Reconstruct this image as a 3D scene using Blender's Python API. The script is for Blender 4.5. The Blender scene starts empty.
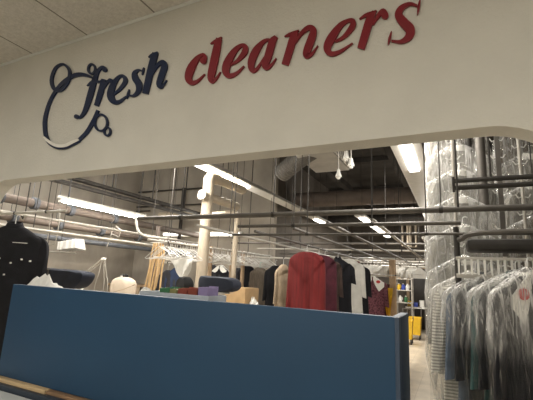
import bpy, bmesh, math, random
from mathutils import Vector, Matrix
random.seed(7)
PI = math.pi
S = bpy.context.scene
C = S.collection
sin, cos = math.sin, math.cos

# ------------------------------------------------------------------ camera
F = 382.0; CX, CY = 266.5, 200.0
EYE = Vector((0, 0, 1.6))
_X = -Vector((-518 - CX, CY - 238, -F)); _X.normalize()
_Y = Vector((460 - CX, CY - 286, -F)); _Y -= _X * _X.dot(_Y); _Y.normalize()
_Z = _X.cross(_Y)
R3 = Matrix((_X, _Y, _Z))            # camera -> world
cam = bpy.data.cameras.new('camera'); cam.sensor_width = 36; cam.lens = F / 533 * 36
cam.clip_start = .02; cam.clip_end = 100
co = bpy.data.objects.new('camera', cam); C.objects.link(co)
co.matrix_world = Matrix.Translation(EYE) @ R3.to_4x4()
S.camera = co
def ray(px, py): return R3 @ Vector((px - CX, CY - py, -F))
def PY(px, py, y): d = ray(px, py); return EYE + d * (y / d.y)        # point of the photo at depth y
def PZ(px, py, z): d = ray(px, py); return EYE + d * ((z - 1.6) / d.z)  # point of the photo at height z

# ------------------------------------------------------------------ materials
def mat(name, col, rough=.6, metal=0., var=.12, scale=8., bump=0., bscale=60., col2=None, spec=.4, stretch=None):
    m = bpy.data.materials.new(name); m.use_nodes = True
    n, l = m.node_tree.nodes, m.node_tree.links
    b = n['Principled BSDF']
    b.inputs['Roughness'].default_value = rough; b.inputs['Metallic'].default_value = metal
    b.inputs['Specular IOR Level'].default_value = spec
    tc = n.new('ShaderNodeTexCoord'); nz = n.new('ShaderNodeTexNoise')
    nz.inputs['Scale'].default_value = scale; nz.inputs['Detail'].default_value = 5
    if stretch:
        mp = n.new('ShaderNodeMapping'); mp.inputs['Scale'].default_value = stretch
        l.new(tc.outputs['Object'], mp.inputs[0]); l.new(mp.outputs[0], nz.inputs['Vector'])
    else: l.new(tc.outputs['Object'], nz.inputs['Vector'])
    r = n.new('ShaderNodeValToRGB')
    c1 = [max(0, c * (1 - var)) for c in col]; c2 = col2 or [min(1, c * (1 + var)) for c in col]
    r.color_ramp.elements[0].position = .3; r.color_ramp.elements[1].position = .7
    r.color_ramp.elements[0].color = (*c1, 1); r.color_ramp.elements[1].color = (*c2, 1)
    l.new(nz.outputs['Fac'], r.inputs[0]); l.new(r.outputs[0], b.inputs['Base Color'])
    if bump:
        n2 = n.new('ShaderNodeTexNoise'); n2.inputs['Scale'].default_value = bscale
        l.new(tc.outputs['Object'], n2.inputs['Vector'])
        bp = n.new('ShaderNodeBump'); bp.inputs['Strength'].default_value = bump; bp.inputs['Distance'].default_value = .01
        l.new(n2.outputs['Fac'], bp.inputs['Height']); l.new(bp.outputs[0], b.inputs['Normal'])
    return m
def emit(name, col, s):
    m = bpy.data.materials.new(name); m.use_nodes = True
    b = m.node_tree.nodes['Principled BSDF']
    b.inputs['Base Color'].default_value = (.8, .8, .8, 1)
    b.inputs['Emission Color'].default_value = (*col, 1); b.inputs['Emission Strength'].default_value = s
    return m
def film(name, haze=.16, tint=(.8, .79, .76), gloss=.22, top=1.2, low=.75):
    m = bpy.data.materials.new(name); m.use_nodes = True
    n, l = m.node_tree.nodes, m.node_tree.links
    n.remove(n['Principled BSDF']); out = n['Material Output']
    tr = n.new('ShaderNodeBsdfTransparent'); tr.inputs[0].default_value = (.95, .95, .94, 1)
    df = n.new('ShaderNodeBsdfDiffuse'); df.inputs[0].default_value = (*tint, 1)
    gl = n.new('ShaderNodeBsdfGlossy'); gl.inputs['Roughness'].default_value = .14; gl.inputs[0].default_value = (.9, .9, .88, 1)
    tc = n.new('ShaderNodeTexCoord'); mp = n.new('ShaderNodeMapping'); mp.inputs['Scale'].default_value = (14, 14, 2.2)
    nz = n.new('ShaderNodeTexNoise'); nz.inputs['Scale'].default_value = 2.2; nz.inputs['Detail'].default_value = 4
    nz.inputs['Distortion'].default_value = 1.2
    l.new(tc.outputs['Object'], mp.inputs[0]); l.new(mp.outputs[0], nz.inputs['Vector'])
    bp = n.new('ShaderNodeBump'); bp.inputs['Strength'].default_value = .9; bp.inputs['Distance'].default_value = .03
    l.new(nz.outputs['Fac'], bp.inputs['Height']); l.new(bp.outputs[0], gl.inputs['Normal'])
    mr = n.new('ShaderNodeMapRange'); mr.inputs[1].default_value = .42; mr.inputs[2].default_value = .72
    mr.inputs[3].default_value = haze * .4; mr.inputs[4].default_value = haze * 2.4
    l.new(nz.outputs['Fac'], mr.inputs[0])
    sp = n.new('ShaderNodeSeparateXYZ'); l.new(tc.outputs['Object'], sp.inputs[0])
    zr = n.new('ShaderNodeMapRange'); zr.inputs[1].default_value = -.42; zr.inputs[2].default_value = -.12; zr.inputs[3].default_value = low; zr.inputs[4].default_value = top
    l.new(sp.outputs[2], zr.inputs[0]); mu = n.new('ShaderNodeMath'); mu.operation = 'MULTIPLY'; mu.use_clamp = True
    l.new(mr.outputs[0], mu.inputs[0]); l.new(zr.outputs[0], mu.inputs[1]); mr = mu
    m1 = n.new('ShaderNodeMixShader'); m2 = n.new('ShaderNodeMixShader'); gr = n.new('ShaderNodeMapRange'); gr.inputs[1].default_value = .60; gr.inputs[2].default_value = .66; gr.inputs[3].default_value = gloss * .5; gr.inputs[4].default_value = min(1, gloss * 4)
    l.new(nz.outputs['Fac'], gr.inputs[0]); l.new(gr.outputs[0], m2.inputs[0])
    l.new(mr.outputs[0], m1.inputs[0]); l.new(tr.outputs[0], m1.inputs[1]); l.new(df.outputs[0], m1.inputs[2])
    l.new(m1.outputs[0], m2.inputs[1]); l.new(gl.outputs[0], m2.inputs[2]); l.new(m2.outputs[0], out.inputs[0])
    return m
def gridmat(name, col, line, x0, px, y0, py, lw, rough, var=.08, nscale=60., bump=.15):
    m = mat(name, col, rough, 0, var, nscale, bump, nscale * 2)
    n, l = m.node_tree.nodes, m.node_tree.links; b = n['Principled BSDF']
    src = b.inputs['Base Color'].links[0].from_socket
    tc = n.new('ShaderNodeTexCoord'); sp = n.new('ShaderNodeSeparateXYZ'); l.new(tc.outputs['Object'], sp.inputs[0])
    facs = []
    for k, (o, p) in enumerate(((x0, px), (y0, py))):
        a = n.new('ShaderNodeMath'); a.operation = 'SUBTRACT'; a.inputs[1].default_value = o; l.new(sp.outputs[k], a.inputs[0])
        w = n.new('ShaderNodeMath'); w.operation = 'PINGPONG'; w.inputs[1].default_value = p / 2; l.new(a.outputs[0], w.inputs[0])
        c = n.new('ShaderNodeMath'); c.operation = 'LESS_THAN'; c.inputs[1].default_value = lw / 2; l.new(w.outputs[0], c.inputs[0])
        facs.append(c)
    mx = n.new('ShaderNodeMath'); mx.operation = 'MAXIMUM'; l.new(facs[0].outputs[0], mx.inputs[0]); l.new(facs[1].outputs[0], mx.inputs[1])
    mi = n.new('ShaderNodeMix'); mi.data_type = 'RGBA'; l.new(mx.outputs[0], mi.inputs[0]); l.new(src, mi.inputs[6]); mi.inputs[7].default_value = (*line, 1)
    l.new(mi.outputs[2], b.inputs['Base Color'])
    return m

M = dict(
    plaster=mat('painted_plaster', (.60, .585, .53), .85, 0, .05, 3, .25, 90, spec=.15),
    tile=gridmat('ceiling_tile', (.58, .56, .51), (.20, .185, .16), -2.805, .6, 1.56, 1.2, .012, .9, .10, 45, .3),
    floor=gridmat('vinyl_floor', (.58, .50, .39), (.40, .33, .25), 0, .305, 0, .305, .006, .35, .16, 3.5, .02),
    conc=mat('rendered_wall', (.39, .355, .305),   .9, 0, .16, 1.6, .3, 30, spec=.1, stretch=(1.5, 1.5, 1)),
    dark_ceil=mat('dark_ceiling', (.060, .055, .050), .95, 0, .3, 2, .3, 20, spec=.1),
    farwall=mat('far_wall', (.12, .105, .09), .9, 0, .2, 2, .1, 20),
    navy=mat('navy_acrylic', (.012, .022, .06), .3, 0, .05, 5),
    red=mat('red_acrylic', (.19, .012, .02), .38, 0, .05, 5),
    silver=mat('pale_swirl_face', (.78, .76, .70), .35, 0, .05, 12),
    blue=mat('blue_laminate', (.016, .053, .108), .55, 0, .07, 2.5, spec=.3),
    blue_end=mat('slate_edge_laminate', (.030, .050, .085), .5, 0, .08, 3),
    wood=mat('oak_trim', (.50, .36, .20), .5, 0, .18, 6, stretch=(1, 8, 8)),
    wood2=mat('brown_trim', (.26, .16, .09), .5, 0, .18, 6, stretch=(1, 8, 8)),
    whitelam=mat('white_laminate', (.66, .68, .66), .4, 0, .05, 5),
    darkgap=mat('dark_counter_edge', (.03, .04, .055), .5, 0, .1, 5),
    steel=mat('dull_steel', (.125, .113, .10), .55, .4, .15, 9),
    dsteel=mat('dark_steel', (.050, .045, .040), .6, .3, .2, 9),
    wtube=mat('white_painted_tube', (.44, .41, .36), .4, .1, .08, 9),
    wire=mat('bright_wire', (.66, .65, .62), .35, .3, .05, 9),
    cream=mat('cream_lagging', (.52, .445, .34), .7, 0, .08, 7, .2, 40),
    brownp=mat('brown_lagging', (.125, .098, .08), .7, 0, .15, 7, .2, 40),
    bluep=mat('grey_blue_metal', (.085, .09, .10), .7, .1, .15, 9),
    enamel=mat('white_enamel', (.78, .76, .71), .45, 0, .05, 8),
    duct=mat('galvanised_sheet', (.42, .40, .36), .6, .1, .15, 5),
    foil=mat('flexible_foil', (.17, .16, .145), .55, .4, .2, 12),
    padnavy=mat('navy_padding', (.014, .018, .032), .75, 0, .2, 10),
    black=mat('black_cloth', (.008, .008, .011), .9, 0, .3, 14, .3, 160),
    charcoal=mat('charcoal_cloth', (.03, .03, .034), .9, 0, .3, 14, .3, 160),
    olive=mat('dark_olive_cloth', (.030, .028, .020), .9, 0, .3, 14, .3, 160),
    redcl=mat('red_cloth', (.125, .009, .009), .85, 0, .28, 5, .3, 120, stretch=(6, 6, .5)),
    maroon=mat('maroon_cloth', (.06, .010, .018), .9, 0, .3, 8, .3, 120),
    brown=mat('dark_brown_cloth', (.045, .028, .022), .9, 0, .3, 8, .3, 120),
    wrapcl=mat('wrapped_white_cloth', (.30, .285, .255), .85, 0, .2, 9, .3, 120),
    whitecl=mat('white_cloth', (.62, .60, .55), .85, 0, .08, 9, .3, 120),
    beige=mat('beige_cloth', (.46, .36, .25), .85, 0, .14, 9, .3, 120),
    floral=mat('floral_cloth', (.07, .010, .022), .85, 0, .5, 38, col2=(.24, .09, .11)),
    greystr=mat('grey_brown_cloth', (.15, .125, .10), .9, 0, .4, 16, .3, 120, stretch=(9, 9, .5)),
    denim=mat('blue_grey_cloth', (.085, .115, .165), .85, 0, .3, 12, .3, 140),
    teal=mat('teal_cloth', (.012, .065, .065), .75, 0, .35, 10, .3, 140),
    turq=mat('turquoise_plastic', (.30, .62, .55), .4),
    bluecl=mat('blue_cloth', (.02, .035, .08), .8, 0, .2),
    paper=mat('white_paper', (.76, .74, .69), .8, 0, .05, 9),
    shade_paper=mat('shaded_white_paper', (.56, .54, .50), .8, 0, .05, 9),
    card=mat('cardboard', (.45, .30, .15), .85, 0, .1, 9),
    green=mat('green_plastic', (.03, .13, .05), .5), olivep=mat('olive_plastic', (.20, .19, .07), .5),
    brick=mat('red_brown_plastic', (.22, .045, .025), .5), lav=mat('lavender_plastic', (.25, .20, .36), .5),
    yellow=mat('yellow_plastic', (.75, .47, .03), .45), bluepl=mat('blue_plastic', (.04, .07, .35), .45),
    rubber=mat('black_rubber', (.01, .01, .01), .7), redpr=mat('red_print', (.50, .03, .03), .6),
    strap=mat('tan_cloth_strap', (.50, .34, .17), .8, 0, .2, 12), tan=mat('tan_timber', (.42, .30, .19), .6, 0, .15, 8),
    filmw=film('milky_plastic_film', .30, (.86, .84, .80), .16), film=film('clear_plastic_film', .11, (.84, .82, .78), .05, 3.6, .10),
    lens=emit('lit_tube', (1, .95, .86), 6), lensdim=emit('far_lit_tube', (1, .94, .84), 5),
    darkglass=mat('dark_door_paint', (.030, .024, .020), .5),
)
def stripes(name, c1, c2, sc):
    m = mat(name, c1, .85); n, l = m.node_tree.nodes, m.node_tree.links
    tc = n.new('ShaderNodeTexCoord'); w = n.new('ShaderNodeTexWave'); w.bands_direction = 'Z'; w.inputs['Scale'].default_value = sc
    w.inputs['Distortion'].default_value = 1.5
    r = n.new('ShaderNodeValToRGB'); r.color_ramp.elements[0].color = (*c1, 1); r.color_ramp.elements[1].color = (*c2, 1)
    r.color_ramp.elements[0].position = .42; r.color_ramp.elements[1].position = .58
    l.new(tc.outputs['Object'], w.inputs['Vector']); l.new(w.outputs['Fac'], r.inputs[0]); l.new(r.outputs[0], n['Principled BSDF'].inputs['Base Color'])
    return m
M['stripe'] = stripes('striped_shirt_cloth', (.36, .34, .31), (.74, .71, .64), 17)

# ------------------------------------------------------------------ mesh builder
def catmull(pts, n=6, closed=False):
    P = [Vector(p) for p in pts]; N = len(P); out = []
    rng = N if closed else N - 1
    for i in range(rng):
        p1, p2 = P[i % N], P[(i + 1) % N]
        p0 = P[(i - 1) % N] if (closed or i > 0) else p1 * 2 - p2
        p3 = P[(i + 2) % N] if (closed or i < N - 2) else p2 * 2 - p1
        for k in range(n):
            t = k / n
            out.append(.5 * (2 * p1 + (p2 - p0) * t + (2 * p0 - 5 * p1 + 4 * p2 - p3) * t * t + (3 * p1 - p0 - 3 * p2 + p3) * t ** 3))
    if not closed: out.append(P[-1])
    return out
class MB:
    def __init__(s): s.v = []; s.f = []
    def add(s, v, f):
        o = len(s.v); s.v += [Vector(p) for p in v]; s.f += [[i + o for i in q] for q in f]; return s
    def box(s, lo, hi, bev=0., mtx=None):
        bm = bmesh.new(); bmesh.ops.create_cube(bm, size=1)
        lo, hi = Vector(lo), Vector(hi); c = (lo + hi) / 2; d = hi - lo
        for v in bm.verts: v.co = Vector((v.co.x * d.x, v.co.y * d.y, v.co.z * d.z)) + c
        if bev: bmesh.ops.bevel(bm, geom=bm.edges[:], offset=bev, segments=2, profile=.5, affect='EDGES')
        return s.frombm(bm, mtx)
    def frombm(s, bm, mtx=None):
        bm.verts.index_update()
        vs = [(mtx @ v.co if mtx else v.co.copy()) for v in bm.verts]
        s.add(vs, [[v.index for v in f.verts] for f in bm.faces]); bm.free(); return s
    def loft(s, rings, cap0=True, cap1=True, closed=True):
        n = len(rings[0]); v = [p for r in rings for p in r]; f = []
        for i in range(len(rings) - 1):
            for k in range(n if closed else n - 1):
                k2 = (k + 1) % n; f.append([i * n + k, i * n + k2, (i + 1) * n + k2, (i + 1) * n + k])
        if cap0: f.append(list(range(n))[::-1])
        if cap1: f.append([(len(rings) - 1) * n + k for k in range(n)])
        return s.add(v, f)
    def tube(s, pts, r, n=8, smooth=0, closed=False, caps=True):
        P = catmull(pts, smooth, closed) if smooth else [Vector(p) for p in pts]
        rr = r if isinstance(r, (list, tuple)) else None
        rings = []; up = None; N = len(P)
        for i, p in enumerate(P):
            a = P[(i - 1) % N] if (closed or i) else p; b = P[(i + 1) % N] if (closed or i < N - 1) else p
            t = (b - a).normalized()
            if up is None: up = Vector((0, 0, 1)) if abs(t.z) < .9 else Vector((0, 1, 0))
            u = (up - t * up.dot(t)).normalized(); w = t.cross(u); up = u
            if rr:
                q = i / (N - 1) * (len(rr) - 1); j = min(int(q), len(rr) - 2); R = rr[j] + (rr[j + 1] - rr[j]) * (q - j)
            else: R = r
            rings.append([p + (u * cos(2 * PI * k / n) + w * sin(2 * PI * k / n)) * R for k in range(n)])
        if closed: rings.append(rings[0]); return s.loft(rings, False, False)
        return s.loft(rings, caps, caps)
    def lathe(s, prof, c, axis=(0, 0, 1), n=20):
        ax = Vector(axis).normalized(); u = ax.orthogonal().normalized(); w = ax.cross(u); c = Vector(c)
        return s.loft([[c + ax * h + (u * cos(2 * PI * k / n) + w * sin(2 * PI * k / n)) * r for k in range(n)] for r, h in prof])
    def prism(s, poly, ext):
        bm = bmesh.new(); ext = Vector(ext)
        a = [bm.verts.new(Vector(p)) for p in poly]; b = [bm.verts.new(Vector(p) + ext) for p in poly]
        f1 = bm.faces.new(a); f2 = bm.faces.new(b[::-1])
        for i in range(len(a)):
            j = (i + 1) % len(a); bm.faces.new((a[j], a[i], b[i], b[j]))
        f1.normal_update(); f2.normal_update()
        bmesh.ops.triangulate(bm, faces=[f1, f2]); bmesh.ops.recalc_face_normals(bm, faces=bm.faces[:])
        return s.frombm(bm)
def obj(name, mb, m, parent=None, smooth=True, world=False):
    me = bpy.data.meshes.new(name)
    off = parent.location.copy() if (parent is not None and world) else Vector()
    me.from_pydata([tuple(p - off) for p in mb.v], [], mb.f)
    bm = bmesh.new(); bm.from_mesh(me); bmesh.ops.recalc_face_normals(bm, faces=bm.faces[:]); bm.to_mesh(me); bm.free()
    me.materials.append(M[m] if isinstance(m, str) else m)
    if smooth:
        me.shade_smooth()
        try: me.set_sharp_from_angle(angle=math.radians(40))
        except Exception: pass
    o = bpy.data.objects.new(name, me); C.objects.link(o)
    if parent is not None: o.parent = parent
    return o
def tag(o, label, cat, group=None, kind=None):
    if label: o['label'] = label
    if cat: o['category'] = cat
    if group: o['group'] = group
    if kind: o['kind'] = kind
    return o
def thing(name, label, cat, loc=(0, 0, 0), rz=0, group=None):
    o = bpy.data.objects.new(name, None); C.objects.link(o); o.empty_display_size = .05
    o.location = loc; o.rotation_euler = (0, 0, rz)
    return tag(o, label, cat, group)
def plabel(o, text): o['label'] = text; return o
def struct(name, mb, m, smooth=False):
    o = obj(name, mb, m, smooth=smooth); o['kind'] = 'structure'; return o
def dup(root, loc, rz=None, label=None):
    r = root.copy(); C.objects.link(r); r.location = loc
    if rz is not None: r.rotation_euler = (0, 0, rz)
    if label: r['label'] = label
    for ch in list(root.children):
        c = ch.copy(); C.objects.link(c); c.parent = r
        for g in list(ch.children):
            d = g.copy(); C.objects.link(d); d.parent = c
    return r

# ------------------------------------------------------------------ setting
D = 1.562; WT = .11; ZO = 2.19; XL, XR = -3.12, .44; CZ = 3.165; IZ = 4.6
def arc(cx, cz, r, a0, a1, n=14): return [(cx + r * cos(a0 + (a1 - a0) * i / n), D, cz + r * sin(a0 + (a1 - a0) * i / n)) for i in range(n + 1)]
rl, rr = .25, .32
poly = [(-8.1, D, 0), (-8.1, D, IZ + .1), (3, D, IZ + .1), (3, D, 0), (XR, D, 0)] + arc(XR - rr, ZO - rr, rr, 0, PI / 2) + arc(XL + rl, ZO - rl, rl, PI / 2, PI) + [(XL, D, 0)]
struct('wall_front', MB().prism(poly, (0, WT, 0)), 'plaster', True)
struct('ceiling', MB().box((-6.6, -3, CZ), (3, D, CZ + .05)), 'tile')
struct('floor', MB().box((-8.1, -3, -.05), (3.1, 16, 0)), 'floor')
struct('wall_rear', MB().box((-6.6, -3.1, 0), (3, -3, CZ)), 'plaster')
struct('wall_lobby_left', MB().box((-6.7, -3, 0), (-6.6, D, CZ)), 'plaster')
struct('wall_lobby_right', MB().box((3, -3, 0), (3.1, D, CZ)), 'plaster')
struct('ceiling_workroom', MB().box((-8.1, D + WT, IZ), (3.1, 16, IZ + .1)), 'dark_ceil')
struct('wall_left', MB().box((-8.1, D + WT, 0), (-8.0, 8, IZ)), 'conc')
struct('wall_back_left', MB().box((-8.1, 8, 0), (-3.75, 8.12, IZ)), 'conc')
struct('wall_return', MB().box((-3.85, 8.12, 0), (-3.75, 15.6, IZ)), 'farwall')
struct('wall_back_right', MB().box((-3.75, 15.5, 0), (3.1, 15.6, IZ)), 'farwall')
struct('wall_right', MB().box((2.0, D + WT, 0), (2.1, 15.5, IZ)), 'farwall')
m = MB()
for x in (-3, -1.2, .6): m.box((x - .09, D + WT, IZ - .18), (x + .09, 15.5, IZ - .02))
for y in (6.2, 9.2, 12.2): m.box((-3.7, y - .08, IZ - .12), (1.95, y + .08, IZ - .01))
struct('trim_ceiling_beams', m, 'dark_ceil')
# ceiling edge trim along the front wall
struct('trim_ceiling_edge', MB().box((-6.6, D - .022, CZ - .008), (3, D - .002, CZ - .001)), 'whitelam')

# ------------------------------------------------------------------ sign
YS = D - .013
def ribbon(mb, pts, crop, sc, y, closed=False, depth=.010, sub=7, taper=True):
    """a flat cut-out stroke of varying width standing on the wall face"""
    q = catmull([(crop[0] + u / sc, crop[1] + v / sc, w / sc) for u, v, w in pts], sub, closed)
    N = len(q); L, Rr = [], []
    for i, p in enumerate(q):
        a = q[(i - 1) % N] if (closed or i) else p; b = q[(i + 1) % N] if (closed or i < N - 1) else p
        t = Vector((b.x - a.x, b.y - a.y)); t.normalize(); nrm = Vector((-t.y, t.x)); w = max(p.z, .3) / 2
        L.append(PY(p.x + nrm.x * w, p.y + nrm.y * w, y)); Rr.append(PY(p.x - nrm.x * w, p.y - nrm.y * w, y))
    e = Vector((0, depth, 0))
    rings = [[L[i], Rr[i], Rr[i] + e, L[i] + e] for i in range(N)]
    if closed: rings.append(rings[0]); mb.loft(rings, False, False)
    else: mb.loft(rings)
    return mb
def disc(mb, u, v, r, crop, sc, y, depth=.010, ry=None):
    n = 20; ry = ry or r
    a = [PY(crop[0] + (u + r * cos(2 * PI * k / n)) / sc, crop[1] + (v + ry * sin(2 * PI * k / n)) / sc, y) for k in range(n)]
    return mb.loft([a, [p + Vector((0, depth, 0)) for p in a]])
cA, sA = (75, 50), 5.714; cB, sB = (120, 45), 6.45; cC, sC = (180, 35), 7.27; cD, sD = (242, 20), 6.6625
cE, sE = (315, 0), 4.845; cG, sG = (35, 55), 4.0; cH, sH = (30, 40), 3.333
fresh = thing('wall_sign', 'navy blue cut-out word fresh with looping bubble emblem on the white bulkhead', 'sign', PY(100, 100, D))
cleaners = thing('wall_sign', 'dark red cut-out italic word cleaners on the white bulkhead', 'sign', PY(300, 60, D))
def letter(parent, m, crop, sc, strokes, balls=()):
    mb = MB()
    for i, s in enumerate(strokes): ribbon(mb, [(u, v, w * (.9 if m == 'navy' else .96)) for u, v, w in s], crop, sc, YS - i * .0006)
    for i, (u, v, r) in enumerate(balls): disc(mb, u, v, r, crop, sc, YS - .003 - i * .0006)
    return obj('letter', mb, m, parent, smooth=False, world=True)
letter(fresh, 'navy', cA, sA, [[(170, 118, 18), (166, 102, 20), (150, 98, 18), (126, 124, 22), (106, 180, 32), (86, 250, 36), (64, 322, 30), (46, 362, 22), (26, 384, 15), (6, 384, 14)], [(66, 204, 5), (95, 182, 16), (136, 178, 11)]], [(167, 112, 13), (6, 380, 13)])
letter(fresh, 'navy', cA, sA, [[(163, 166, 28), (142, 245, 34), (119, 318, 27)], [(128, 187, 4), (146, 177, 12), (166, 170, 10)], [(158, 225, 6), (178, 190, 14), (196, 170, 18), (204, 176, 22)]], [(203, 176, 13)])
letter(fresh, 'navy', cH, sH, [[(276, 182, 7), (298, 163, 11), (316, 138, 15), (311, 121, 12), (295, 122, 11), (275, 150, 21), (267, 183, 25), (277, 204, 20), (296, 205, 12), (320, 187, 5)]])
letter(fresh, 'navy', cB, sB, [[(143, 168, 10), (118, 160, 15), (92, 180, 32), (97, 215, 46), (118, 250, 46), (116, 295, 34), (85, 326, 18), (50, 322, 10)], [(151, 144, 7), (146, 168, 13), (140, 192, 5)], [(57, 284, 5), (49, 315, 14), (40, 346, 6)]])
letter(fresh, 'navy', cB, sB, [[(226, 50, 40), (212, 95, 46), (188, 190, 46), (160, 313, 40)], [(181, 78, 6), (205, 64, 22), (242, 46, 14)], [(190, 215, 8), (235, 135, 22), (272, 110, 34), (284, 135, 42), (268, 190, 44), (250, 245, 38), (258, 270, 26), (278, 255, 12), (298, 224, 6)]])
letter(cleaners, 'red', cC, sC, [[(168, 188, 40), (178, 155, 28), (162, 140, 20), (120, 172, 38), (77, 240, 58), (58, 308, 52), (80, 345, 38), (125, 332, 20), (178, 282, 6)]], [(166, 184, 24)])
letter(cleaners, 'red', cC, sC, [[(281, 22, 40), (262, 110, 56), (236, 235, 58), (222, 305, 50), (232, 334, 34), (262, 312, 16), (292, 266, 6)], [(219, 62, 6), (258, 42, 24), (302, 12, 6)]])
letter(cleaners, 'red', cC, sC, [[(362, 217, 12), (418, 182, 24), (466, 125, 42), (472, 84, 38), (440, 76, 27), (390, 118, 42), (343, 200, 58), (330, 262, 52), (356, 295, 38), (410, 275, 22), (464, 223, 7)]])
letter(cleaners, 'red', cD, sD, [[(196, 130, 10), (165, 130, 18), (132, 150, 28), (90, 205, 50), (60, 280, 48), (66, 333, 34), (98, 322, 18), (152, 240, 10)], [(226, 108, 26), (200, 145, 48), (172, 240, 50), (152, 298, 46), (166, 316, 30), (200, 290, 14), (226, 252, 5)]])
letter(cleaners, 'red', cD, sD, [[(364, 76, 26), (342, 110, 48), (312, 210, 50), (284, 296, 46)], [(281, 108, 5), (320, 92, 20), (378, 66, 8)], [(328, 185, 8), (390, 92, 22), (440, 50, 34), (474, 62, 42), (464, 115, 52), (436, 190, 52), (428, 232, 44), (455, 230, 24), (480, 205, 12), (504, 168, 6)]])
letter(cleaners, 'red', cE, sE, [[(95, 200, 9), (140, 176, 18), (178, 130, 28), (183, 102, 26), (160, 98, 17), (120, 124, 28), (77, 185, 42), (58, 232, 36), (76, 259, 26), (120, 248, 16), (182, 207, 5)]])
letter(cleaners, 'red', cE, sE, [[(288, 56, 22), (268, 85, 38), (247, 150, 40), (222, 234, 37)], [(214, 90, 4), (250, 70, 16), (298, 50, 6)], [(280, 118, 6), (302, 80, 17), (328, 52, 24), (342, 66, 26)]], [(338, 72, 18)])
letter(cleaners, 'red', cE, sE, [[(494, 25, 9), (458, 17, 16), (418, 38, 28), (405, 72, 40), (432, 110, 48), (460, 142, 50), (452, 178, 36), (415, 200, 18), (370, 196, 10)], [(510, -6, 5), (502, 30, 13), (496, 68, 4)], [(370, 150, 4), (361, 185, 13), (353, 214, 5)]])
mb = MB(); ribbon(mb, [(240, 98, 4), (212, 83, 11), (176, 77, 16), (140, 88, 15), (98, 122, 14), (60, 180, 12), (39, 250, 14), (38, 300, 14), (44, 336, 14)], cG, sG, YS)
ribbon(mb, [(40, 318, 13), (55, 350, 14), (85, 369, 13), (118, 369, 13), (150, 354, 14), (176, 340, 14)], cG, sG, YS - .001)
ribbon(mb, [(168, 345, 12), (205, 308, 14), (232, 262, 14), (250, 220, 11)], cG, sG, YS + .0005)
obj('swirl', mb, 'navy', fresh, False, True)
mb = MB(); ribbon(mb, [(34, 327, 6), (52, 344, 11), (82, 361, 12), (118, 362, 12), (148, 348, 12), (174, 338, 7)], cG, sG, YS - .0035, depth=.003)  # pale strip laid over the bottom of the navy swirl
plabel(obj('swirl_facing', mb, 'silver', fresh, False, True), 'pale stretch at the bottom of the navy swirl')
for pts, n in (([(130, 50, 10), (108, 36, 9), (80, 52, 11), (64, 98, 12), (74, 134, 13), (100, 140, 12), (127, 112, 11), (137, 75, 12)], 7),
               ([(225 + 14 * cos(a), 55 + 19 * sin(a), 8) for a in [i * PI / 5 for i in range(10)]], 4),
               ([(262 + 25 * cos(a), 270 + 33 * sin(a), 8) for a in [i * PI / 5 for i in range(10)]], 4),
               ([(287 + 12 * cos(a), 305 + 17 * sin(a), 7) for a in [i * PI / 5 for i in range(10)]], 4)):
    mb = MB(); ribbon(mb, pts, cG, sG, YS - .002, closed=True, sub=n); obj('bubble_ring', mb, 'navy', fresh, False, True)

# ------------------------------------------------------------------ service counter
YC = 1.50
ctr = thing('service_counter', 'long blue laminate service counter screen standing in the opening', 'counter', (-1.35, YC + .1, 0))
xl, xr, zt = PY(13, 285, YC).x, PY(398, 315, YC).x, 1.478
m = MB(); m.box((xl, YC, .95), (xr, YC + .035, zt), .003); obj('front_screen', m, 'blue', ctr, True, True)
m = MB(); m.box((xr - .03, YC + .036, 0), (xr + .004, YC + .30, zt - .002), .003); m.box((xr - .012, YC - .003, 0), (xr + .0045, YC + .036, zt), .002)
plabel(obj('end_panel', m, 'blue_end', ctr, True, True), 'dark slate end panel')
m = MB(); m.box((xl, YC + .036, 1.34), (xr - .031, YC + .30, 1.375), .003); obj('inner_shelf', m, 'blue_end', ctr, True, True)
m = MB(); m.box((xl + .05, YC, 0), (xr - .031, YC + .035, .86)); obj('base_panel', m, 'blue', ctr, False, True)
xs = PY(50, 390, YC).x
m = MB(); m.box((xl - .03, YC - .030, .928), (xs, YC + .03, .95), .003); obj('ledge_trim', m, 'wood', ctr, True, True)
m = MB(); m.box((xs, YC - .022, .928), (xr - .013, YC + .03, .945), .003); plabel(obj('ledge_trim', m, 'wood2', ctr, True, True), 'brown wooden ledge strip')
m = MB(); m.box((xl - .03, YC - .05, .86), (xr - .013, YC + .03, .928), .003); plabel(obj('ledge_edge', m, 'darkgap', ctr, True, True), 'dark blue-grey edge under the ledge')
# white low surface in the lobby at the bottom left corner
wt = thing('lobby_table', 'white topped low table in front of the counter, lower left corner', 'table', (-2.9, 1.15, 0))
m = MB(); m.box((-3.7, .85, .87), (-1.9, PZ(5, 391.5, .905).y, .905), .004); obj('table_top', m, 'whitelam', wt, True, True)
for x in (-3.6, -2.1):
    for y in (.92, 1.3):
        m = MB(); m.box((x - .02, y - .02, 0), (x + .02, y + .02, .87), .003); obj('leg', m, 'steel', wt, True, True)

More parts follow.
